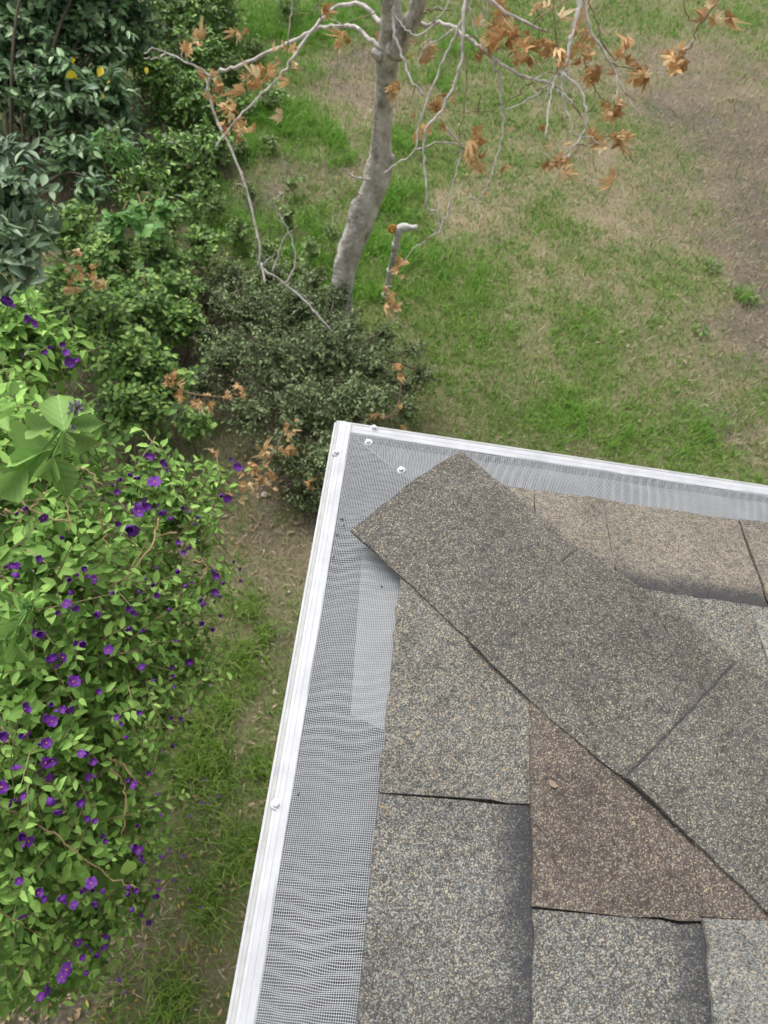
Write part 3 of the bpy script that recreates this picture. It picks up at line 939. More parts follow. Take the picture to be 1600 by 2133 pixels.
# --- ivy mound
plant('ivy_mound', 'low mound of mid green ivy-like leaves between flowering shrub and oak shrub', 'ground cover',
      [(150, 480, 4.9, .24), (230, 560, 4.75, .28), (330, 540, 4.95, .24), (300, 650, 4.55, .28), (380, 680, 4.6, .2), (200, 680, 4.25, .28), (270, 770, 4.2, .26), (350, 790, 4.25, .18), (140, 620, 4.4, .22), (400, 880, 4.1, .12), (420, 510, 5.15, .18), (250, 860, 3.95, .2), (340, 460, 5.2, .2), (90, 700, 4.1, .25), (400, 430, 5.4, .15), (360, 600, 4.75, .2), (300, 850, 4.0, .16)],
      1250, 9, .2, (.04, .072), .62, M_L_IVY, M_BARK, 250, lm_ivy, local=True, stemr=.008, twr=.002, up=.8, droop=.15, flat=.9)
plant('weedy_cover', 'loose low green weeds and seedlings spreading from the ivy to the bare trunk', 'ground cover',
      [(450, 430, 5.55, .14), (500, 480, 5.4, .14), (560, 520, 5.25, .15), (610, 560, 5.15, .15), (480, 560, 5.15, .15), (540, 600, 4.98, .15), (650, 520, 5.3, .12), (660, 620, 5.0, .12), (430, 350, 5.9, .15), (500, 310, 6.1, .14), (560, 300, 6.2, .12), (520, 400, 5.75, .09), (600, 450, 5.5, .1), (480, 150, 6.75, .22), (530, 110, 6.95, .2), (560, 210, 6.5, .15), (600, 20, 7.4, .2), (690, 480, 5.4, .09), (480, 230, 6.3, .18), (610, 380, 5.85, .08)],
      900, 8, .14, (.026, .055), .5, M_L_WEED, M_GREENSTEM, 160, [leaf_mesh('weed_leaf', M_L_WEED, .5, .2, .2, .04) for _ in range(3)], stemr=.004, twr=.0013, up=.9, droop=.2, shell=(.1, 1.0), flat=.6, base=gnd(560, 480)[:2], local=True)
# --- bramble
plant('bramble', 'bright green bramble with broad leaves sprawling over the ivy', 'plant',
      [(250, 465, 4.62, .10), (285, 450, 4.62, .08), (345, 435, 4.8, .08), (230, 480, 4.6, .07), (310, 480, 4.6, .06)], 34, 6, .14, (.06, .09), .8, M_L_BRAM, M_TANSTEM, 150, lm_bram, stemr=.005, twr=.002, up=1, flat=1.2, base=gnd(300, 440)[:2])
plant('pale_shoot', 'pale green shoot with narrow drooping leaves against the dark evergreen', 'plant',
      [(240, 290, 5.05, .13), (215, 260, 5.05, .09), (270, 300, 5.1, .08)], 22, 8, .16, (.08, .12), .2, M_L_BRAM, M_TANSTEM, 120, [leaf_mesh('narrow_leaf', M_L_BRAM, .2, .25, .2, .01)], stemr=.006, twr=.002, droop=.9, base=gnd(250, 420)[:2])
# --- oak shrub round the trunk
plant('oak_shrub', 'grey-green small-leaved oak shrub growing round the foot of the bare tree', 'shrub',
      [(520, 640, 4.75, .2), (620, 640, 4.75, .24), (470, 740, 4.5, .2), (570, 760, 4.45, .28), (680, 740, 4.45, .26), (770, 760, 4.45, .2), (840, 800, 4.5, .12), (520, 860, 4.3, .17), (640, 860, 4.25, .25), (740, 850, 4.25, .22), (590, 950, 4.2, .17), (650, 1000, 4.15, .17), (440, 620, 4.95, .16), (560, 570, 5.05, .17), (480, 570, 5.1, .13), (430, 700, 4.6, .12), (420, 800, 4.4, .12), (470, 640, 4.9, .14), (680, 950, 4.1, .16), (640, 1040, 4.2, .1), (800, 700, 4.7, .12), (700, 620, 4.85, .14), (860, 730, 4.6, .08), (880, 780, 4.55, .09), (850, 850, 4.4, .10), (790, 830, 4.3, .14), (720, 680, 4.65, .14), (560, 660, 4.7, .16), (650, 580, 5.0, .12)],
      3100, 10, .17, (.024, .044), .5, M_L_OAK, M_BARK, 200, lm_oak, stemr=.012, twr=.0016, up=.6, base=gnd(640, 800)[:2], shell=(.2, 1.1), flat=.4)
# --- blue-green bush
plant('broadleaf_bush', 'bush with long pointed blue-green leaves beside the dark evergreen', 'bush',
      [(10, 330, 3.55, .17), (30, 420, 3.35, .2), (25, 530, 3.25, .18), (-80, 450, 3.3, .3), (65, 480, 3.3, .1), (40, 590, 3.2, .1), (-60, 300, 3.6, .25)],
      190, 9, .2, (.10, .15), .3, M_L_BLUE, M_BARK, 260, lm_blue, stemr=.014, twr=.003, up=.7, droop=.1, base=gnd(-60, 560)[:2])

# --- purple flowering shrub
FS = [(60, 1000, 1.95, .30), (330, 1060, 2.05, .20), (445, 1010, 2.2, .085), (150, 1250, 1.85, .33), (370, 1250, 2.1, .17), (450, 1220, 2.2, .075), (100, 1480, 1.8, .33), (330, 1430, 2.05, .18), (150, 1700, 1.9, .31), (270, 1720, 2.1, .13), (110, 1900, 2.05, .26), (180, 1980, 2.2, .13), (40, 720, 2.3, .20), (110, 740, 2.35, .10), (270, 1870, 2.2, .09), (-120, 1300, 1.9, .4), (-100, 1750, 2.0, .4), (-80, 900, 2.1, .3), (400, 1380, 2.2, .1), (390, 1090, 2.1, .12), (100, 2040, 2.3, .12), (230, 1560, 2.05, .2), (220, 1350, 1.98, .22), (250, 1800, 2.12, .15), (200, 1900, 2.15, .15), (330, 1330, 2.1, .16), (30, 1600, 1.85, .3)]
fshrub = plant('flowering_shrub', 'tall leafy shrub dotted with purple flowers beside the white gutter', 'shrub', FS, 2300, 9, .2, (.03, .066), .5, M_L_FLOW, M_GREENSTEM, 290, lm_flow, sizefn=lambda p: np.clip(1.2 + (p[:, 0] + .95) * -.9, .5, 1.25), base=gnd(60, 1500)[:2], stemr=.014, twr=.002, up=.7, droop=.1, flat=.9)
mp, t, b = newmat('purple_petal')
nz = t.nodes.new('ShaderNodeTexNoise'); nz.inputs['Scale'].default_value = 90
rp_ = ramp(t, [(.3, (.075, .008, .17)), (.7, (.18, .02, .36))]); t.links.new(nz.outputs[0], rp_.inputs[0]); t.links.new(rp_.outputs[0], b.inputs['Base Color']); b.inputs['Roughness'].default_value = .6
M_EYE = plain('flower_eye', (.75, .40, .06), .6, .1, 50)


def flower_mesh(close):
    V = [(0, 0, -.06)]; Fc = []
    n = 20
    for k, (rr, zz_) in enumerate(((.22, .02), (.42, .07), (.5, .05))):
        for i in range(n):
            a = 2 * math.pi * i / n
            w = 1 + (.09 * math.cos(5 * a) + .12 * rnd.uniform(-1, 1) + .03 * math.sin(11 * a + k)) * (1 if k else .3)
            r = rr * w * (1 - close * .55 * (k / 2))
            V.append((r * math.cos(a), r * math.sin(a), zz_ + close * .5 * k / 2 + (.06 * math.cos(10 * a) + .07 * rnd.uniform(-1, 1)) * k / 2))
    for i in range(n):
        j = (i + 1) % n
        Fc.append((0, 1 + i, 1 + j))
        for k in range(2): Fc.append((1 + k * n + i, 1 + (k + 1) * n + i, 1 + (k + 1) * n + j, 1 + k * n + j))
    return mesh_data('flower', V, Fc, mp, True)


fm = [flower_mesh(c) for c in (0.1, .35, .6, .9)]
ev_v, ev_f = tube([(0, 0, -.06), (0, 0, .06), (0, 0, .10)], [.06, .055, .02], 6)
eye = mesh_data('flower_eye', ev_v, ev_f, M_EYE)
FL = [(15, 625, 26), (22, 633, 20), (63, 665, 26), (130, 718, 16), (138, 735, 20), (145, 755, 26), (95, 735, 18), (62, 728, 14), (45, 738, 14), (158, 882, 22), (78, 945, 12), (308, 952, 24), (322, 953, 20), (345, 975, 26), (343, 968, 16), (322, 1005, 30), (285, 993, 18), (246, 1000, 18), (244, 1025, 14), (302, 1048, 26), (290, 1065, 28), (330, 1055, 22), (332, 1070, 18), (268, 1100, 32), (247, 1090, 20), (90, 1078, 28), (50, 1062, 20), (495, 972, 20), (480, 958, 14), (474, 1038, 20), (380, 1058, 14), (395, 1067, 12), (416, 1078, 14), (407, 1095, 14), (356, 1085, 18), (372, 1130, 14), (392, 1143, 12), (383, 1152, 14), (412, 1128, 12), (20, 1180, 26), (35, 1193, 26), (80, 1165, 20), (130, 1118, 14), (370, 1188, 18), (330, 1183, 12), (175, 1187, 18), (198, 1207, 22), (183, 1203, 14), (142, 1208, 18), (317, 1218, 18), (388, 1218, 18), (448, 1190, 16), (450, 1200, 20), (463, 1213, 14), (487, 1172, 10), (498, 1185, 10), (500, 1212, 12), (448, 1234, 18), (427, 1260, 18), (460, 1283, 14), (330, 1240, 18), (356, 1270, 16), (287, 1235, 16), (230, 1235, 18), (145, 1238, 18), (140, 1258, 24), (266, 1270, 22), (209, 1278, 24), (268, 1308, 24), (299, 1316, 16), (420, 1298, 16), (443, 1310, 14), (364, 1336, 14), (90, 1323, 32), (120, 1278, 18), (171, 1343, 24), (227, 1354, 24), (110, 1378, 32), (122, 1390, 26), (130, 1370, 24), (395, 1382, 22), (297, 1392, 20), (358, 1395, 14), (360, 1408, 14), (153, 1420, 28), (205, 1441, 18), (320, 1415, 14), (364, 1432, 12), (51, 1477, 34), (144, 1476, 24), (108, 1503, 32), (105, 1468, 18), (55, 1530, 24), (12, 1530, 28), (97, 1548, 24), (290, 1488, 18), (245, 1495, 20), (354, 1496, 14), (377, 1500, 14), (262, 1540, 16), (360, 1551, 16), (180, 1575, 24), (170, 1570, 22), (95, 1590, 30), (85, 1610, 22), (110, 1585, 26), (35, 1600, 20), (183, 1618, 20), (310, 1612, 16), (280, 1635, 24), (3, 1640, 30), (36, 1665, 28), (20, 1675, 20), (103, 1676, 28), (170, 1677, 30), (182, 1705, 18), (46, 1745, 28), (45, 1762, 18), (287, 1720, 16), (220, 1755, 18), (275, 1765, 26), (212, 1740, 14), (290, 1788, 18), (40, 1835, 22), (80, 1860, 22), (190, 1840, 26), (210, 1860, 18), (130, 1878, 26), (155, 1885, 22), (200, 1880, 20), (265, 1860, 18), (283, 1855, 18), (325, 1870, 18), (47, 1912, 24), (275, 1895, 14), (292, 1908, 18), (310, 1922, 18), (222, 1948, 20), (162, 1963, 24), (217, 1970, 24), (205, 1985, 18), (172, 1995, 18), (140, 2020, 32), (130, 2035, 24), (95, 2065, 30), (85, 2075, 22), (175, 2030, 18)]
lobC = [(at(a, b_, d), r) for a, b_, d, r in FS]
for px, py, sz in FL + [(a + rnd.choice((-1, 1)) * rnd.uniform(9, 18), b_ + rnd.uniform(-14, 14), c_ * rnd.uniform(.6, .95)) for a, b_, c_ in FL if c_ > 17 and rnd.random() < .5]:
    rd = ray(px, py)
    best = None
    for c, r in lobC:
        oc = CAM - c
        a = rd @ rd; bb = 2 * rd @ oc; cc = oc @ oc - (r * .93) ** 2
        disc = bb * bb - 4 * a * cc
        if disc > 0:
            tt = (-bb - math.sqrt(disc)) / (2 * a)
            if best is None or tt < best: best = tt
    if best is None: best = 2.25
    best -= rnd.uniform(0.05, .10)
    P = CAM + rd * best
    up_ = norm(norm(CAM - P) * .75 + rng.normal(size=3) * .75 + np.array([0, 0, .25]))
    k = rnd.choices((0, 1, 2, 3), (5, 4, 1.5, 1))[0] if sz > 18 else rnd.choice((1, 2, 3))
    xv = norm(np.cross(up_, rng.normal(size=3)))
    o = inst('flower', fm[k], fshrub, frame(P, xv, up_, sz * rnd.uniform(.8, 1.08) * best / F))
    if sz > 21 and k < 2:
        q = bpy.data.objects.new('eye', eye); COL.objects.link(q); q.parent = o
# long arching tan canes
for k, pts in enumerate([[(0, 1680), (80, 1720), (130, 1760), (230, 1830), (290, 1850)], [(0, 1200), (30, 1235), (52, 1260)], [(40, 1040), (100, 1070), (145, 1090)], [(150, 1010), (155, 1050), (145, 1110)], [(210, 1060), (225, 1120), (235, 1165)], [(330, 1080), (300, 1140), (240, 1200), (190, 1230)], [(370, 1110), (310, 1140), (270, 1190)], [(230, 1580), (260, 1610), (290, 1640), (320, 1650)], [(230, 1600), (245, 1650), (245, 1700), (250, 1750)], [(0, 1510), (60, 1590), (120, 1640)], [(400, 1170), (415, 1185), (418, 1215)], [(150, 980), (190, 985), (215, 1010)], [(10, 1060), (60, 1045), (100, 1020)]]):
    P = catmull([at(a, b_, 1.62 + .12 * (a / 400) + .02 * (i % 2) + (0.12 if a > 300 else 0)) for i, (a, b_) in enumerate(pts)], 6)
    P[1:-1] += rng.normal(size=(len(P) - 2, 3)) * .003
    P += (np.sin(np.linspace(0, 3.1, len(P))) * .02)[:, None] * norm(rng.normal(size=3))
    v1, f1 = tube(P, np.linspace(.0028, .0016, len(P)), 6)
    part('cane', v1, f1, M_TANSTEM, fshrub, True)
# a row of leaves hanging from the long cane
for px, py, dx, dy in [(90, 1735, -18, 30), (110, 1750, -30, 26), (135, 1765, -40, 40), (150, 1785, -26, 40), (165, 1790, -20, 45), (180, 1800, -10, 46), (205, 1810, -6, 52), (238, 1800, 10, 48), (265, 1790, 4, 30), (120, 1740, 30, -20), (190, 1780, 40, -14), (60, 1725, -30, 30)]:
    P = at(px, py, 1.70); Q = at(px + dx * 1.2, py + dy * 1.2, 1.74)
    inst('leaf', rnd.choice(lm_flow), fshrub, frame(P, Q - P, norm(CAM - P + rng.normal(size=3) * .4), float(np.linalg.norm(Q - P))))


# --- big soft-leaved shoots close to the camera
def shoot(label, base_px, stem, leaves, depth, bud=None):
    b0 = gnd(*base_px)
    root = thing('leafy_shoot', b0, label, 'plant', 'big soft-leaved shoots by the flowering shrub')
    top = at(stem[0], stem[1], depth + .03)
    P = catmull([b0 - [0, 0, .02], b0 * .5 + top * .5 + np.array([.05, .03, .1]), top], 8)
    v1, f1 = tube(P, np.linspace(.012, .005, len(P)), 6); part('stem', v1, f1, M_TANSTEM, root, True)
    for (bx, by, tx, ty, dd) in leaves:
        A = at(bx, by, depth + dd); B = at(tx, ty, depth + dd + rnd.uniform(.0, .05))
        inst('leaf', rnd.choice(lm_big), root, frame(A, B - A, norm(norm(CAM - A) + rng.normal(size=3) * .22), float(np.linalg.norm(B - A))))
        v1, f1 = tube([top, (A + top) / 2, A], [.003, .0022, .0018], 4); part('stalk', v1, f1, M_L_BIG, root)
    if bud:
        items = []
        for k in range(70):
            c = at(*bud, depth - .02); q = norm(rng.normal(size=3) + np.array([0, 0, 1]))
            items.append(tube([c + q * .002, c + q * .009, c + q * rnd.uniform(.011, .02)], [.0022, .0022, .001], 4))
        v1, f1 = join(items)
        part('bud', v1, f1, M_BUD if bud[1] < 1000 else M_L_BIG, root)
    return root


M_BUD = plain('grey_purple_bud', (.26, .25, .29), .8, .2, 60)
shoot('soft shoot with broad pale green leaves and a grey purple bud', (20, 1000), (150, 862),
      [(138, 905, 112, 800, -.02), (115, 888, 30, 892, 0), (135, 900, 135, 955, -.03), (140, 900, 212, 935, 0), (150, 885, 222, 880, .02), (112, 950, 82, 1015, .0), (110, 955, 150, 1045, .03), (120, 930, -10, 935, .05), (110, 940, 20, 1020, .05), (60, 975, -20, 1050, .05), (160, 860, 195, 838, .04), (20, 900, 0, 860, .08), (60, 985, -30, 985, .1), (140, 880, 160, 830, .03)], 1.38, (158, 852))
shoot('soft shoot with pale green leaves and a spiky yellow green bud', (-20, 1400), (62, 1268),
      [(40, 1290, 15, 1345, 0), (45, 1300, 35, 1330, .02), (20, 1290, -20, 1270, .03), (50, 1300, 70, 1320, .02), (25, 1330, 50, 1392, .0), (30, 1350, 22, 1388, .02), (5, 1340, -10, 1400, .03), (45, 1275, 5, 1250, .05)], 1.5, (58, 1262))
shoot('soft shoot with pale green leaves low down beside bare soil', (-40, 2040), (-5, 2040),
      [(-5, 1985, 22, 1940, 0), (-10, 2010, 35, 1960, .0), (-10, 2030, 40, 2010, .02), (-10, 2060, 45, 2065, 0), (0, 2085, 50, 2088, .03), (-10, 2090, 20, 2125, .02), (0, 2040, 45, 2040, .05), (5, 2060, 48, 2110, .06), (-10, 1975, 5, 1945, .02)], 2.0)

# ------------------------------------------------------------------ bare tree with brown leaves
tb = gnd(705, 695)
tree = thing('sycamore_tree', tb, 'bare grey-barked tree with drooping branches and withered brown leaves', 'tree')
m_tr, t, b = newmat('grey_bark')
tc = t.nodes.new('ShaderNodeTexCoord')
n1 = t.nodes.new('ShaderNodeTexNoise'); n1.inputs['Scale'].default_value = 14; n1.inputs['Detail'].default_value = 7; n1.inputs['Roughness'].default_value = .65
mpn = t.nodes.new('ShaderNodeMapping'); mpn.inputs['Scale'].default_value = (1, 1, .5)
t.links.new(tc.outputs['Object'], mpn.inputs[0]); t.links.new(mpn.outputs[0], n1.inputs[0])
r1 = ramp(t, [(.30, (.12, .10, .085)), (.42, (.36, .33, .295)), (.53, (.55, .515, .48)), (.70, (.75, .72, .69))])
t.links.new(n1.outputs[0], r1.inputs[0]); t.links.new(r1.outputs[0], b.inputs['Base Color']); b.inputs['Roughness'].default_value = .85
n2 = t.nodes.new('ShaderNodeTexNoise'); n2.inputs['Scale'].default_value = 35; n2.inputs['Detail'].default_value = 6
t.links.new(tc.outputs['Object'], n2.inputs[0])
bp = t.nodes.new('ShaderNodeBump'); bp.inputs['Strength'].default_value = 1.0; bp.inputs['Distance'].default_value = .02
t.links.new(n2.outputs[0], bp.inputs['Height']); t.links.new(bp.outputs[0], b.inputs['Normal'])
M_BRANCH = plain('pale_grey_branch', (.58, .54, .50), .8, .4, 30, .5, 60)
M_TWIG = plain('brown_twig', (.22, .15, .10), .8, .3, 30)


def tdepth(y): return 5.15 - (690 - y) / 648 * 1.63


TP = [(704, 700, 62), (708, 650, 54), (713, 600, 50), (722, 550, 54), (736, 505, 60), (752, 460, 62), (768, 415, 58), (782, 375, 60), (792, 335, 58), (794, 290, 48), (798, 240, 46), (802, 190, 46), (806, 145, 52), (812, 105, 62), (815, 70, 58), (815, 30, 50), (812, -20, 46), (808, -80, 42), (800, -150, 36)]
Pp = catmull([at(a, b_, tdepth(b_)) for a, b_, w in TP], 5)
Rp = np.interp(np.linspace(0, 1, len(Pp)), np.linspace(0, 1, len(TP)), [w * .44 * tdepth(b_) / F for a, b_, w in TP])
Pp[0] = tb + [0, 0, -.05]
sides = 22
v1, f1 = tube(Pp, Rp, sides)
nr_ = len(Pp)
ang = np.tile(np.arange(sides), nr_)
ring = np.repeat(np.arange(nr_), sides)
disp = .34 * (fbm(ring * .28, ang * .45 + 3, 3) - .5) + .14 * (fbm(ring * .9, ang * .9 + 30, 2) - .5)
rough_low = np.clip((ring < nr_ * .45) * 1.0 + .35, 0, 1)
cen = np.repeat(Pp, sides, 0)
v1 = cen + (v1 - cen) * (1 + disp * rough_low * 1.5)[:, None]
part('trunk', v1, f1, m_tr, tree, True)
# knobs and cut stubs
for px, py, d_, r_ in ((812, 330, tdepth(330) - .02, .024), (700, 585, tdepth(585) - .02, .022), (785, 110, tdepth(110) - .02, .024)):
    c = at(px, py, d_)
    dd = norm(rng.normal(size=3) + [0.5, -.6, .3])
    v1, f1 = tube([c - dd * .03, c, c + dd * .022, c + dd * .028], [r_ * 1.6, r_ * 1.3, r_ * .8, r_ * .3], 9, .12)
    part('knob', v1, f1, m_tr, tree, True)


def br(pts, d0, d1, w0, w1, mat=None, off=None):
    if w0 < 14: w0 *= .95; w1 *= .95
    n = len(pts)
    ds = np.linspace(d0, d1, n)
    jit = [0 if i in (0, n - 1) else rnd.gauss(0, 1.6) for i in range(2 * n)]
    P = catmull([at(a + jit[i], b_ + jit[i + n], ds[i]) for i, (a, b_) in enumerate(pts)], 5)
    P[1:-1] += rng.normal(size=(len(P) - 2, 3)) * .0035
    Rr = (w0 + (w1 * .8 - w0) * np.linspace(0, 1, len(P)) ** .8) * .5 * np.linspace(d0, d1, len(P)) / F
    Rr = Rr * (1 + .10 * np.sin(np.arange(len(P)) * 1.9))
    v1, f1 = tube(P, Rr, 7 if w0 > 5 else 5)
    part('branch', v1, f1, mat or M_BRANCH, tree, True)
    if w0 < 14:                                       # short side twigs
        for _ in range(max(1, n // 3)):
            i = rnd.randrange(len(P) // 4, len(P) - 1)
            q0 = P[i]; tdv = norm(P[i + 1] - P[i] + rng.normal(size=3) * .012)
            d2 = norm(tdv + rng.normal(size=3) * .8)
            L2 = rnd.uniform(.04, .13)
            q1 = q0 + d2 * L2 * .5 + rng.normal(size=3) * .008; q2 = q1 + norm(d2 + rng.normal(size=3) * .4) * L2 * .5
            v1, f1 = tube([q0, q1, q2], [.0032, .0026, .0014], 4)
            part('twig', v1, f1, rnd.choice((M_BRANCH, M_TWIG)), tree)


# heavy limbs
br([(822, 112), (845, 65), (868, 15), (890, -50), (930, -140), (1000, -220)], 3.62, 2.95, 46, 24, m_tr)
br([(1000, -220), (1090, -240), (1170, -190), (1212, -100), (1207, 0), (1200, 40), (1185, 100), (1172, 145)], 2.95, 3.05, 20, 8)
br([(800, -150), (790, -220), (770, -300)], 3.05, 2.6, 34, 24, m_tr)
# left side
br([(800, 55), (785, 40), (765, 17), (720, 9), (670, 45), (610, 120), (590, 150), (545, 195), (510, 235), (450, 305)], 3.55, 3.7, 12, 4)
br([(800, 105), (768, 80), (740, 58), (700, 53), (660, 65), (600, 95), (540, 120), (480, 145), (440, 157), (434, 175), (440, 215), (465, 285), (500, 360), (525, 440), (540, 520), (545, 552), (590, 588), (640, 632), (692, 692)], 3.62, 4.35, 10, 5)
br([(545, 550), (553, 597)], 4.15, 4.15, 5, 4)
br([(440, 157), (420, 146), (400, 135), (350, 113), (318, 103), (300, 109)], 3.8, 3.75, 6, 3)
br([(345, 112), (330, 120), (315, 124), (300, 122)], 3.77, 3.72, 4, 2)
br([(593, 590), (612, 560), (617, 520), (600, 480), (580, 440), (574, 418), (592, 400)], 4.2, 4.0, 5, 2.5)
br([(567, 565), (583, 525), (590, 495), (620, 468)], 4.15, 4.05, 5, 2)
br([(600, 95), (603, 60), (608, 0), (612, -80)], 3.68, 3.4, 3.5, 3)
br([(670, 45), (665, 15), (667, -40)], 3.58, 3.4, 4, 3)
br([(780, 30), (740, 45), (700, 60), (690, 78)], 3.5, 3.4, 3, 2, M_TWIG)
br([(780, 372), (750, 374), (722, 364)], 4.3, 4.2, 6, 3)
br([(765, 415), (720, 400), (690, 420)], 4.4, 4.3, 3, 2, M_TWIG)
# right side
br([(862, 30), (880, 50), (925, 52), (965, 70), (1000, 97), (1025, 120), (1045, 137), (1080, 155), (1120, 167), (1145, 175), (1170, 192), (1192, 215)], 3.48, 3.1, 11, 6)
br([(935, -130), (985, -60), (975, 0), (965, 30), (950, 75), (920, 135), (895, 200), (875, 250), (865, 312), (830, 340), (798, 363)], 3.05, 3.6, 9, 3.5)
br([(867, 308), (890, 302), (920, 296), (958, 300)], 3.5, 3.5, 4, 5)
br([(958, -110), (970, -40), (965, 55), (965, 115), (950, 170), (920, 230), (890, 270), (885, 325), (888, 400), (892, 432), (907, 440), (922, 467)], 3.05, 3.65, 9, 5)
br([(915, 245), (935, 275), (960, 302), (955, 340), (942, 395), (932, 445), (925, 465), (923, 510)], 3.45, 3.66, 6, 3)
br([(940, 440), (922, 467), (900, 490), (882, 505), (858, 524), (842, 545)], 3.66, 3.8, 4, 2, None)
br([(845, 535), (840, 565), (842, 590)], 3.8, 3.85, 2, 1.5, M_TWIG)
br([(842, 545), (822, 575), (812, 610)], 3.8, 3.9, 2, 1.5, M_TWIG)
br([(1027, 128), (1042, 175), (1045, 225), (1045, 280), (1032, 340), (1015, 385), (987, 425)], 3.3, 3.5, 7, 3)
br([(1172, 148), (1150, 170), (1100, 205), (1052, 226)], 3.05, 3.2, 6, 3.5)
br([(1172, 148), (1205, 185), (1222, 225), (1222, 260), (1200, 300), (1182, 332)], 3.05, 3.15, 6, 4)
br([(1168, 150), (1157, 165), (1145, 215), (1135, 292)], 3.05, 3.1, 6, 4)
br([(1168, 150), (1170, 190), (1180, 240), (1195, 275), (1240, 290), (1265, 315), (1270, 352)], 3.05, 3.2, 5, 2.5)
br([(1195, 60), (1187, 115), (1185, 200)], 3.0, 3.1, 4, 2.5)
br([(1150, 170), (1138, 195), (1120, 220)], 3.07, 3.1, 3, 2)
br([(940, -150), (985, -50), (1015, 0), (1060, 30), (1110, 55), (1140, 68)], 3.05, 3.2, 11, 7)
br([(1212, -60), (1180, 0), (1130, 35), (1110, 52)], 3.0, 3.1, 5, 3, M_TANSTEM)
br([(1105, 115), (1135, 147), (1170, 147)], 3.1, 3.05, 3, 4, M_TANSTEM)
br([(1090, 100), (1050, 100), (1015, 108)], 3.2, 3.25, 3, 3, M_TANSTEM)
br([(1205, -80), (1215, 0), (1230, 60), (1265, 115), (1285, 155), (1305, 200), (1330, 243)], 2.97, 3.2, 7, 3)
br([(1215, -100), (1400, -160), (1520, -60), (1480, 20), (1455, 60), (1440, 95), (1420, 118)], 2.95, 3.2, 7, 3, M_TWIG)
br([(1420, -140), (1425, 0), (1435, 35), (1460, 47)], 2.95, 3.1, 4, 3, M_TANSTEM)
br([(822, 0), (820, 65), (835, 115), (855, 165), (885, 202)], 3.4, 3.4, 8, 5)
br([(815, 20), (830, 40), (850, 70), (875, 78), (905, 50), (940, 0), (955, -60)], 3.4, 3.2, 4, 4)
br([(945, 60), (900, 90), (875, 115), (870, 145)], 3.3, 3.35, 5, 3)
br([(970, -40), (977, 0), (985, 50), (997, 85)], 3.1, 3.2, 5, 4)
br([(990, -50), (1005, 0), (1007, 35), (995, 60)], 3.1, 3.15, 3, 2)
br([(1010, -10), (1020, 30), (1035, 55), (1060, 65)], 3.15, 3.2, 4, 3)
br([(1150, -200), (1155, 30), (1160, 90), (1160, 150)], 2.95, 3.05, 4, 3, M_TWIG)
br([(975, 110), (970, 195), (960, 260), (957, 300)], 3.4, 3.45, 3, 2, M_TWIG)
br([(1110, 168), (1075, 205), (1015, 230), (965, 230)], 3.2, 3.3, 3, 2, M_TWIG)
br([(1118, 10), (1125, 60), (1125, 130)], 3.1, 3.2, 3, 2, M_TWIG)
br([(1225, 0), (1250, 60), (1262, 130)], 3.0, 3.1, 3, 2, M_TWIG)
br([(1270, 130), (1310, 140), (1340, 145)], 3.1, 3.2, 3, 2, M_TWIG)
br([(1200, 300), (1225, 300), (1255, 290), (1290, 285)], 3.15, 3.2, 3, 2, M_TWIG)
br([(1230, 60), (1215, 100), (1240, 190), (1275, 215)], 3.1, 3.2, 3, 2, M_TWIG)
br([(960, 305), (985, 320), (1005, 365)], 3.5, 3.5, 4, 3, M_TWIG)
br([(880, 25), (900, 20), (945, 22)], 3.4, 3.4, 6, 3, M_TWIG)


def dead_leaf(curl):
    """withered lobed leaf, crumpled"""
    n = 20
    V = [(0.42, 0, 0)]
    for i in range(n):
        a = -math.pi + 2 * math.pi * i / n
        lobe = .40 + .13 * math.cos(5 * a) + .07 * rnd.uniform(-1, 1)
        x_ = .42 + lobe * math.cos(a) * 1.0; y_ = lobe * math.sin(a) * 1.1
        rr = math.hypot(x_ - .42, y_)
        z_ = curl * (1.3 * y_ * y_ + .8 * (x_ - .3) ** 2) + .22 * rnd.uniform(-1, 1) * rr * 2
        V.append((x_ * (1 - .16 * curl), y_ * (1 - .27 * curl), z_))
    ring2 = []
    for i in range(n):
        q = V[1 + i]
        ring2.append((.42 + (q[0] - .42) * .55, q[1] * .55, q[2] * .35 + rnd.uniform(-.05, .05)))
    V += ring2
    Fc = []
    for i in range(n):
        j = (i + 1) % n
        Fc += [(0, 1 + n + i, 1 + n + j), (1 + n + i, 1 + i, 1 + j, 1 + n + j)]
    # leaf stalk
    v2, f2 = tube([(-.25, 0, .1), (-.05, 0, .03), (.3, 0, 0)], [.012, .012, .008], 3, cap=False)
    o = len(V)
    return mesh_data('dead_leaf', V + [tuple(q) for q in v2], Fc + [tuple(i + o for i in q) for q in f2], M_DEAD)


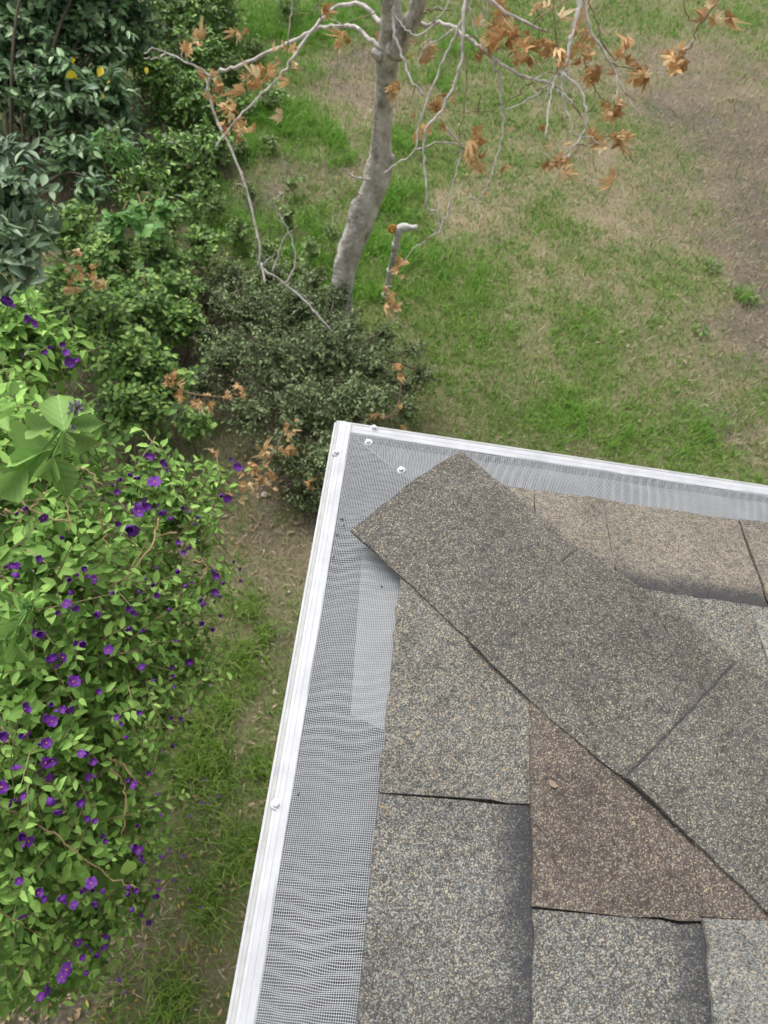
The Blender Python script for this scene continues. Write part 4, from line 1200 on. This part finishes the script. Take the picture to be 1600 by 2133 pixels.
dl = [dead_leaf(c) for c in (.5, .9, 1.3, 1.7, 2.1, 1.1, 2.5, 1.5)]
CL = [(400, 100, 26, 5, 3.72), (418, 65, 14, 3, 3.72), (415, 135, 12, 2, 3.72), (435, 145, 6, 1, 3.75), (490, 65, 14, 3, 3.7), (520, 55, 6, 1, 3.7), (580, 105, 24, 6, 3.6), (560, 140, 24, 6, 3.6), (545, 160, 18, 4, 3.62), (515, 160, 18, 4, 3.65), (490, 210, 15, 4, 3.7), (480, 255, 24, 7, 3.75), (500, 262, 12, 3, 3.72), (440, 190, 10, 2, 3.85), (455, 168, 8, 2, 3.85), (535, 255, 8, 1, 3.7), (715, 75, 18, 5, 3.45), (780, 72, 5, 1, 3.4), (675, 5, 8, 2, 3.5), (585, 215, 8, 1, 3.7), (595, 160, 8, 1, 3.6),
      (1020, 80, 22, 8, 3.2), (1065, 60, 28, 12, 3.15), (1090, 90, 20, 7, 3.12), (1090, 118, 8, 2, 3.1), (1000, 110, 12, 2, 3.25), (1140, 90, 18, 6, 3.05), (1050, 10, 18, 5, 3.15), (1180, 110, 15, 4, 3.02), (1215, 60, 15, 5, 3.05), (1225, 110, 15, 5, 3.08), (1250, 145, 26, 9, 3.12), (1305, 110, 15, 4, 3.12), (1340, 145, 16, 7, 3.18), (1275, 215, 22, 8, 3.18), (1290, 280, 14, 6, 3.2), (1250, 290, 14, 6, 3.18), (1160, 330, 20, 10, 3.12), (1280, 370, 8, 2, 3.2), (1000, 290, 22, 8, 3.45), (990, 328, 18, 6, 3.48), (1047, 340, 6, 2, 3.5), (1060, 265, 6, 1, 3.48), (945, 205, 12, 2, 3.38), (915, 215, 18, 6, 3.42), (860, 235, 6, 1, 3.55), (825, 165, 18, 6, 3.4), (880, 265, 8, 2, 3.5), (1135, 260, 6, 2, 3.08), (1140, 305, 5, 1, 3.1), (1410, 118, 20, 9, 3.18), (1500, 12, 18, 7, 3.1), (1495, 38, 5, 1, 3.12), (1000, 35, 8, 2, 3.2), (880, 80, 18, 4, 3.4), (865, 110, 10, 3, 3.4), (1120, 10, 15, 3, 3.1), (1150, 20, 12, 2, 3.05), (1005, 388, 5, 1, 3.5), (838, 548, 10, 4, 3.8), (845, 575, 6, 1, 3.85), (810, 615, 12, 6, 3.9), (812, 632, 8, 2, 3.9), (690, 424, 3, 1, 4.25)]
for cx, cy, sp, n, d_ in CL:
    c = at(cx, cy, d_)
    for k in range(n):
        P = at(cx + rnd.gauss(0, sp * .5), cy + rnd.gauss(0, sp * .55), d_ + rnd.gauss(0, .03))
        dd = norm((P - c) * 6 + rng.normal(size=3) * .35 + np.array([0, 0, -.55]))
        sz = rnd.uniform(.05, .10) if sp > 7 else rnd.uniform(.04, .06)
        inst('leaf', rnd.choice(dl), tree, frame(P, dd, norm(rng.normal(size=3) + norm(CAM - P) * .9), sz))


# dead broken twigs with brown leaves caught in the shrubs
def dead_branch(label, pts, cl, d_):
    P = catmull([at(a, b_, d_) for a, b_ in pts], 6)
    root = thing('dead_branch', P[0], label, 'branch', 'withered branches caught in the shrubs')
    v1, f1 = tube(P, np.linspace(.006, .003, len(P)), 5); part('twig', v1, f1, M_TWIG, root)
    for cx, cy, sp, n in cl:
        for k in range(n):
            Q = at(cx + rnd.gauss(0, sp * .5), cy + rnd.gauss(0, sp * .5), d_ - .02 + rnd.gauss(0, .03))
            inst('leaf', rnd.choice(dl), root, frame(Q, norm(rng.normal(size=3)), norm(rng.normal(size=3) + norm(CAM - Q)), rnd.uniform(.035, .07)))


dead_branch('withered brown leaves on a branch lying in the ivy by the blue-green bush', [(95, 525), (160, 560), (225, 600)], [(170, 530, 18, 5), (160, 575, 30, 9), (215, 600, 14, 4), (145, 605, 14, 4), (95, 527, 10, 2), (190, 560, 16, 4)], 4.0)
dead_branch('withered tan leaves on a branch between the ivy and the oak shrub', [(340, 800), (400, 820), (490, 830)], [(355, 800, 16, 6), (380, 815, 14, 5), (425, 830, 20, 6), (480, 825, 14, 5), (365, 785, 8, 3), (440, 845, 14, 4), (505, 810, 14, 3)], 3.95)
dead_branch('withered orange brown leaves hanging in the dark side of the oak shrub', [(600, 880), (560, 960), (500, 1020)], [(605, 890, 12, 7), (600, 930, 14, 8), (555, 940, 16, 8), (545, 980, 16, 8), (510, 970, 12, 4), (560, 1010, 14, 5), (650, 1010, 12, 4), (500, 1030, 14, 4), (450, 945, 6, 3), (520, 1010, 20, 5)], 4.0)
dead_branch('few withered leaves on the lawn side of the oak shrub', [(740, 880), (820, 860), (840, 770)], [(780, 870, 10, 3), (800, 868, 8, 2), (835, 855, 6, 2), (825, 760, 8, 3), (830, 785, 6, 2), (840, 890, 6, 1)], 4.2)

# ------------------------------------------------------------------ standpipe
pb = gnd(802, 622)
pipe = thing('standpipe', pb, 'weathered grey standpipe with a sideways spout in bright grass by the tree', 'pipe')
M_PIPE = plain('lichen_grey_pipe', (.44, .42, .38), .8, .6, 30, .6)
M_PALE = plain('pale_galvanised_fitting', (.50, .50, .47), .6, .3, 40)
M_RUST = plain('rusty_orange_valve', (.55, .24, .05), .8, .35, 60, .4)


def on_vertical(px, py):
    """point above the pipe's foot that shows at this height of the photo"""
    lo, hi = 0, 1.4
    for _ in range(40):
        m = (lo + hi) / 2
        if project(pb + np.array([0, 0, m]))[1] > py: lo = m
        else: hi = m
    return lo


hp = on_vertical(832, 478)
dtop = project(pb + np.array([0, 0, hp]))[2]
ptop = at(831, 480, float(dtop))
ax = norm(ptop - pb)
P = [pb + (ptop - pb) * t_ for t_ in (-.04, .12, .3, .5, .7, .88, 1.0)]
v1, f1 = tube(P, [.023] * 7, 14, .03); part('pole', v1, f1, M_PIPE, pipe, True)
for t_, r_ in ((.43, .030), (.80, .029), (.05, .032)):
    c = pb + (ptop - pb) * t_
    v1, f1 = tube([c - ax * .014, c - ax * .012, c + ax * .012, c + ax * .014], [.022, r_, r_, .022], 12); part('clamp', v1, f1, M_PALE, pipe)
sd_ = norm(MR @ np.array([1., .12, 0]))
sd_ = norm(sd_ - [0, 0, sd_[2] * .8])
el = ptop + ax * .022
v1, f1 = tube(catmull([ptop - ax * .03, ptop + ax * .004, el + sd_ * .02, el + sd_ * .055], 5), [.029] * 16, 12); part('elbow', v1, f1, M_PALE, pipe, True)
v1, f1 = tube([el + sd_ * .05, el + sd_ * .075, el + sd_ * .077, el + sd_ * .10, el + sd_ * .102, el + sd_ * .118], [.022, .022, .017, .017, .022, .019], 12); part('spout', v1, f1, M_PALE, pipe)
c = ptop - sd_ * .045 + ax * .012
items = [tube([c + ax * .0 + .026 * (math.cos(a) * sd_ + math.sin(a) * ax), c + .026 * (math.cos(a + .7) * sd_ + math.sin(a + .7) * ax)], [.009, .009], 6) for a in np.arange(0, 6.28, .63)]
items.append(tube([c, ptop], [.011, .012], 8))
v1, f1 = join(items); part('valve_wheel', v1, f1, M_RUST, pipe)

# ------------------------------------------------------------------ weeds, litter, stones, bits on the roof
lm_weed = [leaf_mesh('weed_leaf', M_L_WEED, .55, .2, .2, .05) for _ in range(2)]
for (px, py, r, lab) in ((1548, 622, .09, 'large bright green weed growing in the bare brown soil'), (1455, 697, .05, 'small bright green weed in thin grass beside the soil'), (1480, 560, .07, 'low dull green weed at the edge of the bare soil')):
    c = gnd(px, py)
    root = thing('weed', c, lab, 'weed', 'weeds on the bare ground')
    for k in range(int(70 * r / .07)):
        a = rnd.uniform(0, 6.28); q = c + np.array([math.cos(a), math.sin(a), 0]) * r * math.sqrt(rnd.random()) + [0, 0, rnd.uniform(.02, .06)]
        inst('leaf', rnd.choice(lm_weed), root, frame(q, norm([math.cos(a), math.sin(a), rnd.uniform(-.1, .6)]), norm(rng.normal(size=3) * .4 + [0, 0, 1]), rnd.uniform(.018, .038)))
    v1, f1 = tube([c - [0, 0, .02], c + [0, 0, .04]], [.006, .003], 5); part('stem', v1, f1, M_TANSTEM, root)

# litter of small dry leaves and petals
LIT = [(740, 160, .8, 130), (560, 420, .6, 130), (120, 2100, .25, 160), (430, 1990, .3, 60), (580, 1130, .4, 50), (500, 1500, .5, 30), (460, 1830, .25, 30), (1450, 300, 1.6, 160), (1200, 500, 1.8, 120), (1100, 300, 1.6, 120), (600, 980, .4, 140), (700, 250, .6, 90), (1400, 800, 1.2, 60), (300, 1900, .3, 60)]
pp, nn_ = [], 0
for px, py, r, n in LIT:
    c = gnd(px, py); q = rng.normal(size=(n, 2)) * r * .6 + c[:2]; pp.append(q)
q = np.vstack(pp); q = q[~((q[:, 0] > .4) & (q[:, 1] < -.4))]
z = gz(q[:, 0], q[:, 1])
pos = np.stack([q[:, 0], q[:, 1], z + .018], 1); N = len(pos)
az = rng.uniform(0, 6.28, N)
V, Fc = leaf_cloud(pos, np.stack([np.cos(az), np.sin(az), rng.normal(size=N) * .15], 1), norm(rng.normal(size=(N, 3)) * .3 + [0, 0, 1]), rng.uniform(.012, .036, N), .5)
tag(part('leaf_litter', V, Fc, M_LITTER), 'scattered small dry leaves lying on the ground', 'leaves', kind='stuff')
q = np.vstack([gnd(px, py)[:2] + rng.normal(size=(n, 2)) * r for px, py, r, n in ((430, 1450, .1, 5), (370, 1640, .1, 10), (350, 1780, .06, 9), (350, 1880, .06, 5), (420, 1560, .1, 3), (200, 2060, .06, 5))])
pos = np.stack([q[:, 0], q[:, 1], gz(q[:, 0], q[:, 1]) + .05], 1); N = len(pos); az = rng.uniform(0, 6.28, N)
V, Fc = leaf_cloud(pos, np.stack([np.cos(az), np.sin(az), rng.normal(size=N) * .3], 1), norm(rng.normal(size=(N, 3)) * .5 + [0, 0, 1]), rng.uniform(.014, .024, N), .9)
tag(part('fallen_petals', V, Fc, mp), 'fallen purple petals scattered in the grass under the flowering shrub', 'petals', kind='stuff')

M_STONE = plain('pale_stone', (.52, .48, .40), .85, .2, 30, .5)


def stone(px, py, sx, sy, lab, mat=M_STONE):
    c = gnd(px, py); c[2] = gz(c[:1], c[1:2])[0]
    bm_v, bm_f = [], []
    nu, nvv = 10, 6
    for i in range(nvv + 1):
        th = math.pi * i / nvv
        for j in range(nu):
            ph = 2 * math.pi * j / nu
            k = 1 + .16 * math.sin(3 * ph + i) + rnd.uniform(-.07, .07)
            bm_v.append(c + np.array([sx * k * math.sin(th) * math.cos(ph), sy * k * math.sin(th) * math.sin(ph), sx * .45 * math.cos(th) + .012]))
    for i in range(nvv):
        for j in range(nu):
            bm_f.append((i * nu + j, (i + 1) * nu + j, (i + 1) * nu + (j + 1) % nu, i * nu + (j + 1) % nu))
    o = part('stone', np.array(bm_v) - c, bm_f, mat, None, True)
    o.location = Vector(c)
    tag(o, lab, 'stone', 'pale stones under the shrubs')


stone(465, 1078, .028, .016, 'flat pale stone in grass below the outermost purple flowers')
stone(551, 1035, .020, .022, 'pale stone at the lower edge of the oak shrub')
stone(602, 1235, .008, .008, 'tiny pale pebble on bare soil beside the gutter')
stone(386, 2040, .022, .018, 'tan pebble in dry grass by the long grass tufts', M_LITTER)


def roof_pt(px, py, lift=.013):
    d = ray(px, py)
    tt = (H2 + lift + (CAM[0] - W2) * TS - CAM[2]) / (d[2] - d[0] * TS)
    return CAM + d * tt


P0 = roof_pt(806, 1690)
tw = thing('twig', P0, 'tiny tan forked twig lying on the shingles at the mesh edge', 'twig')
v1, f1 = tube(catmull([roof_pt(792, 1681, .014), roof_pt(805, 1684, .016), roof_pt(806, 1696, .0145)], 5), np.linspace(.0009, .0006, 11), 5); part('stem', v1, f1, M_TANSTEM, tw)
v1, f1 = tube([roof_pt(805, 1684, .016), roof_pt(812, 1688, .0145)], [.0008, .0005], 5); part('fork', v1, f1, M_TANSTEM, tw)
c = roof_pt(1152, 1632, .0145)
Vc = [roof_pt(a, b_, .0145 + rnd.uniform(0, .001)) for a, b_ in ((1144, 1623), (1154, 1627), (1163, 1637), (1157, 1641), (1147, 1637), (1143, 1629))]
Vb = [v_ - np.array([0, 0, .0012]) for v_ in Vc]
n = 6
o = part('wood_chip', np.array(Vc + Vb) - c, [tuple(range(n))[::-1], tuple(range(n, 2 * n))] + [(i, (i + 1) % n, n + (i + 1) % n, n + i) for i in range(n)], plain('tan_chip', (.27, .20, .15), .8, .1, 50))
o.location = Vector(c)
tag(o, 'small flat tan wood chip lying on the reddish brown shingle', 'wood chip')

# grit and leaf crumbs caught on the screen
crumbs = []
for px, py in ((702, 1115), (712, 1082), (695, 1160), (716, 1095), (795, 1222), (622, 1655)):
    c = gnd(px, py, .012)
    o_ = min(c[0], -c[1])
    c = gnd(px, py, float(mesh_z(np.array(o_))) + .001)
    q = norm(rng.normal(size=3) * [1, 1, .2])
    crumbs.append(tube([c - q * rnd.uniform(.001, .003), c + [0, 0, .0006], c + q * rnd.uniform(.001, .0035)], [.0003, .0008, .0003], 5))
v1, f1 = join(crumbs)
tag(part('roof_grit', v1, f1, plain('dark_grit', (.03, .03, .025), .9, .3, 50)), 'dark crumbs of grit and leaf caught on the white gutter mesh', 'grit', kind='stuff')
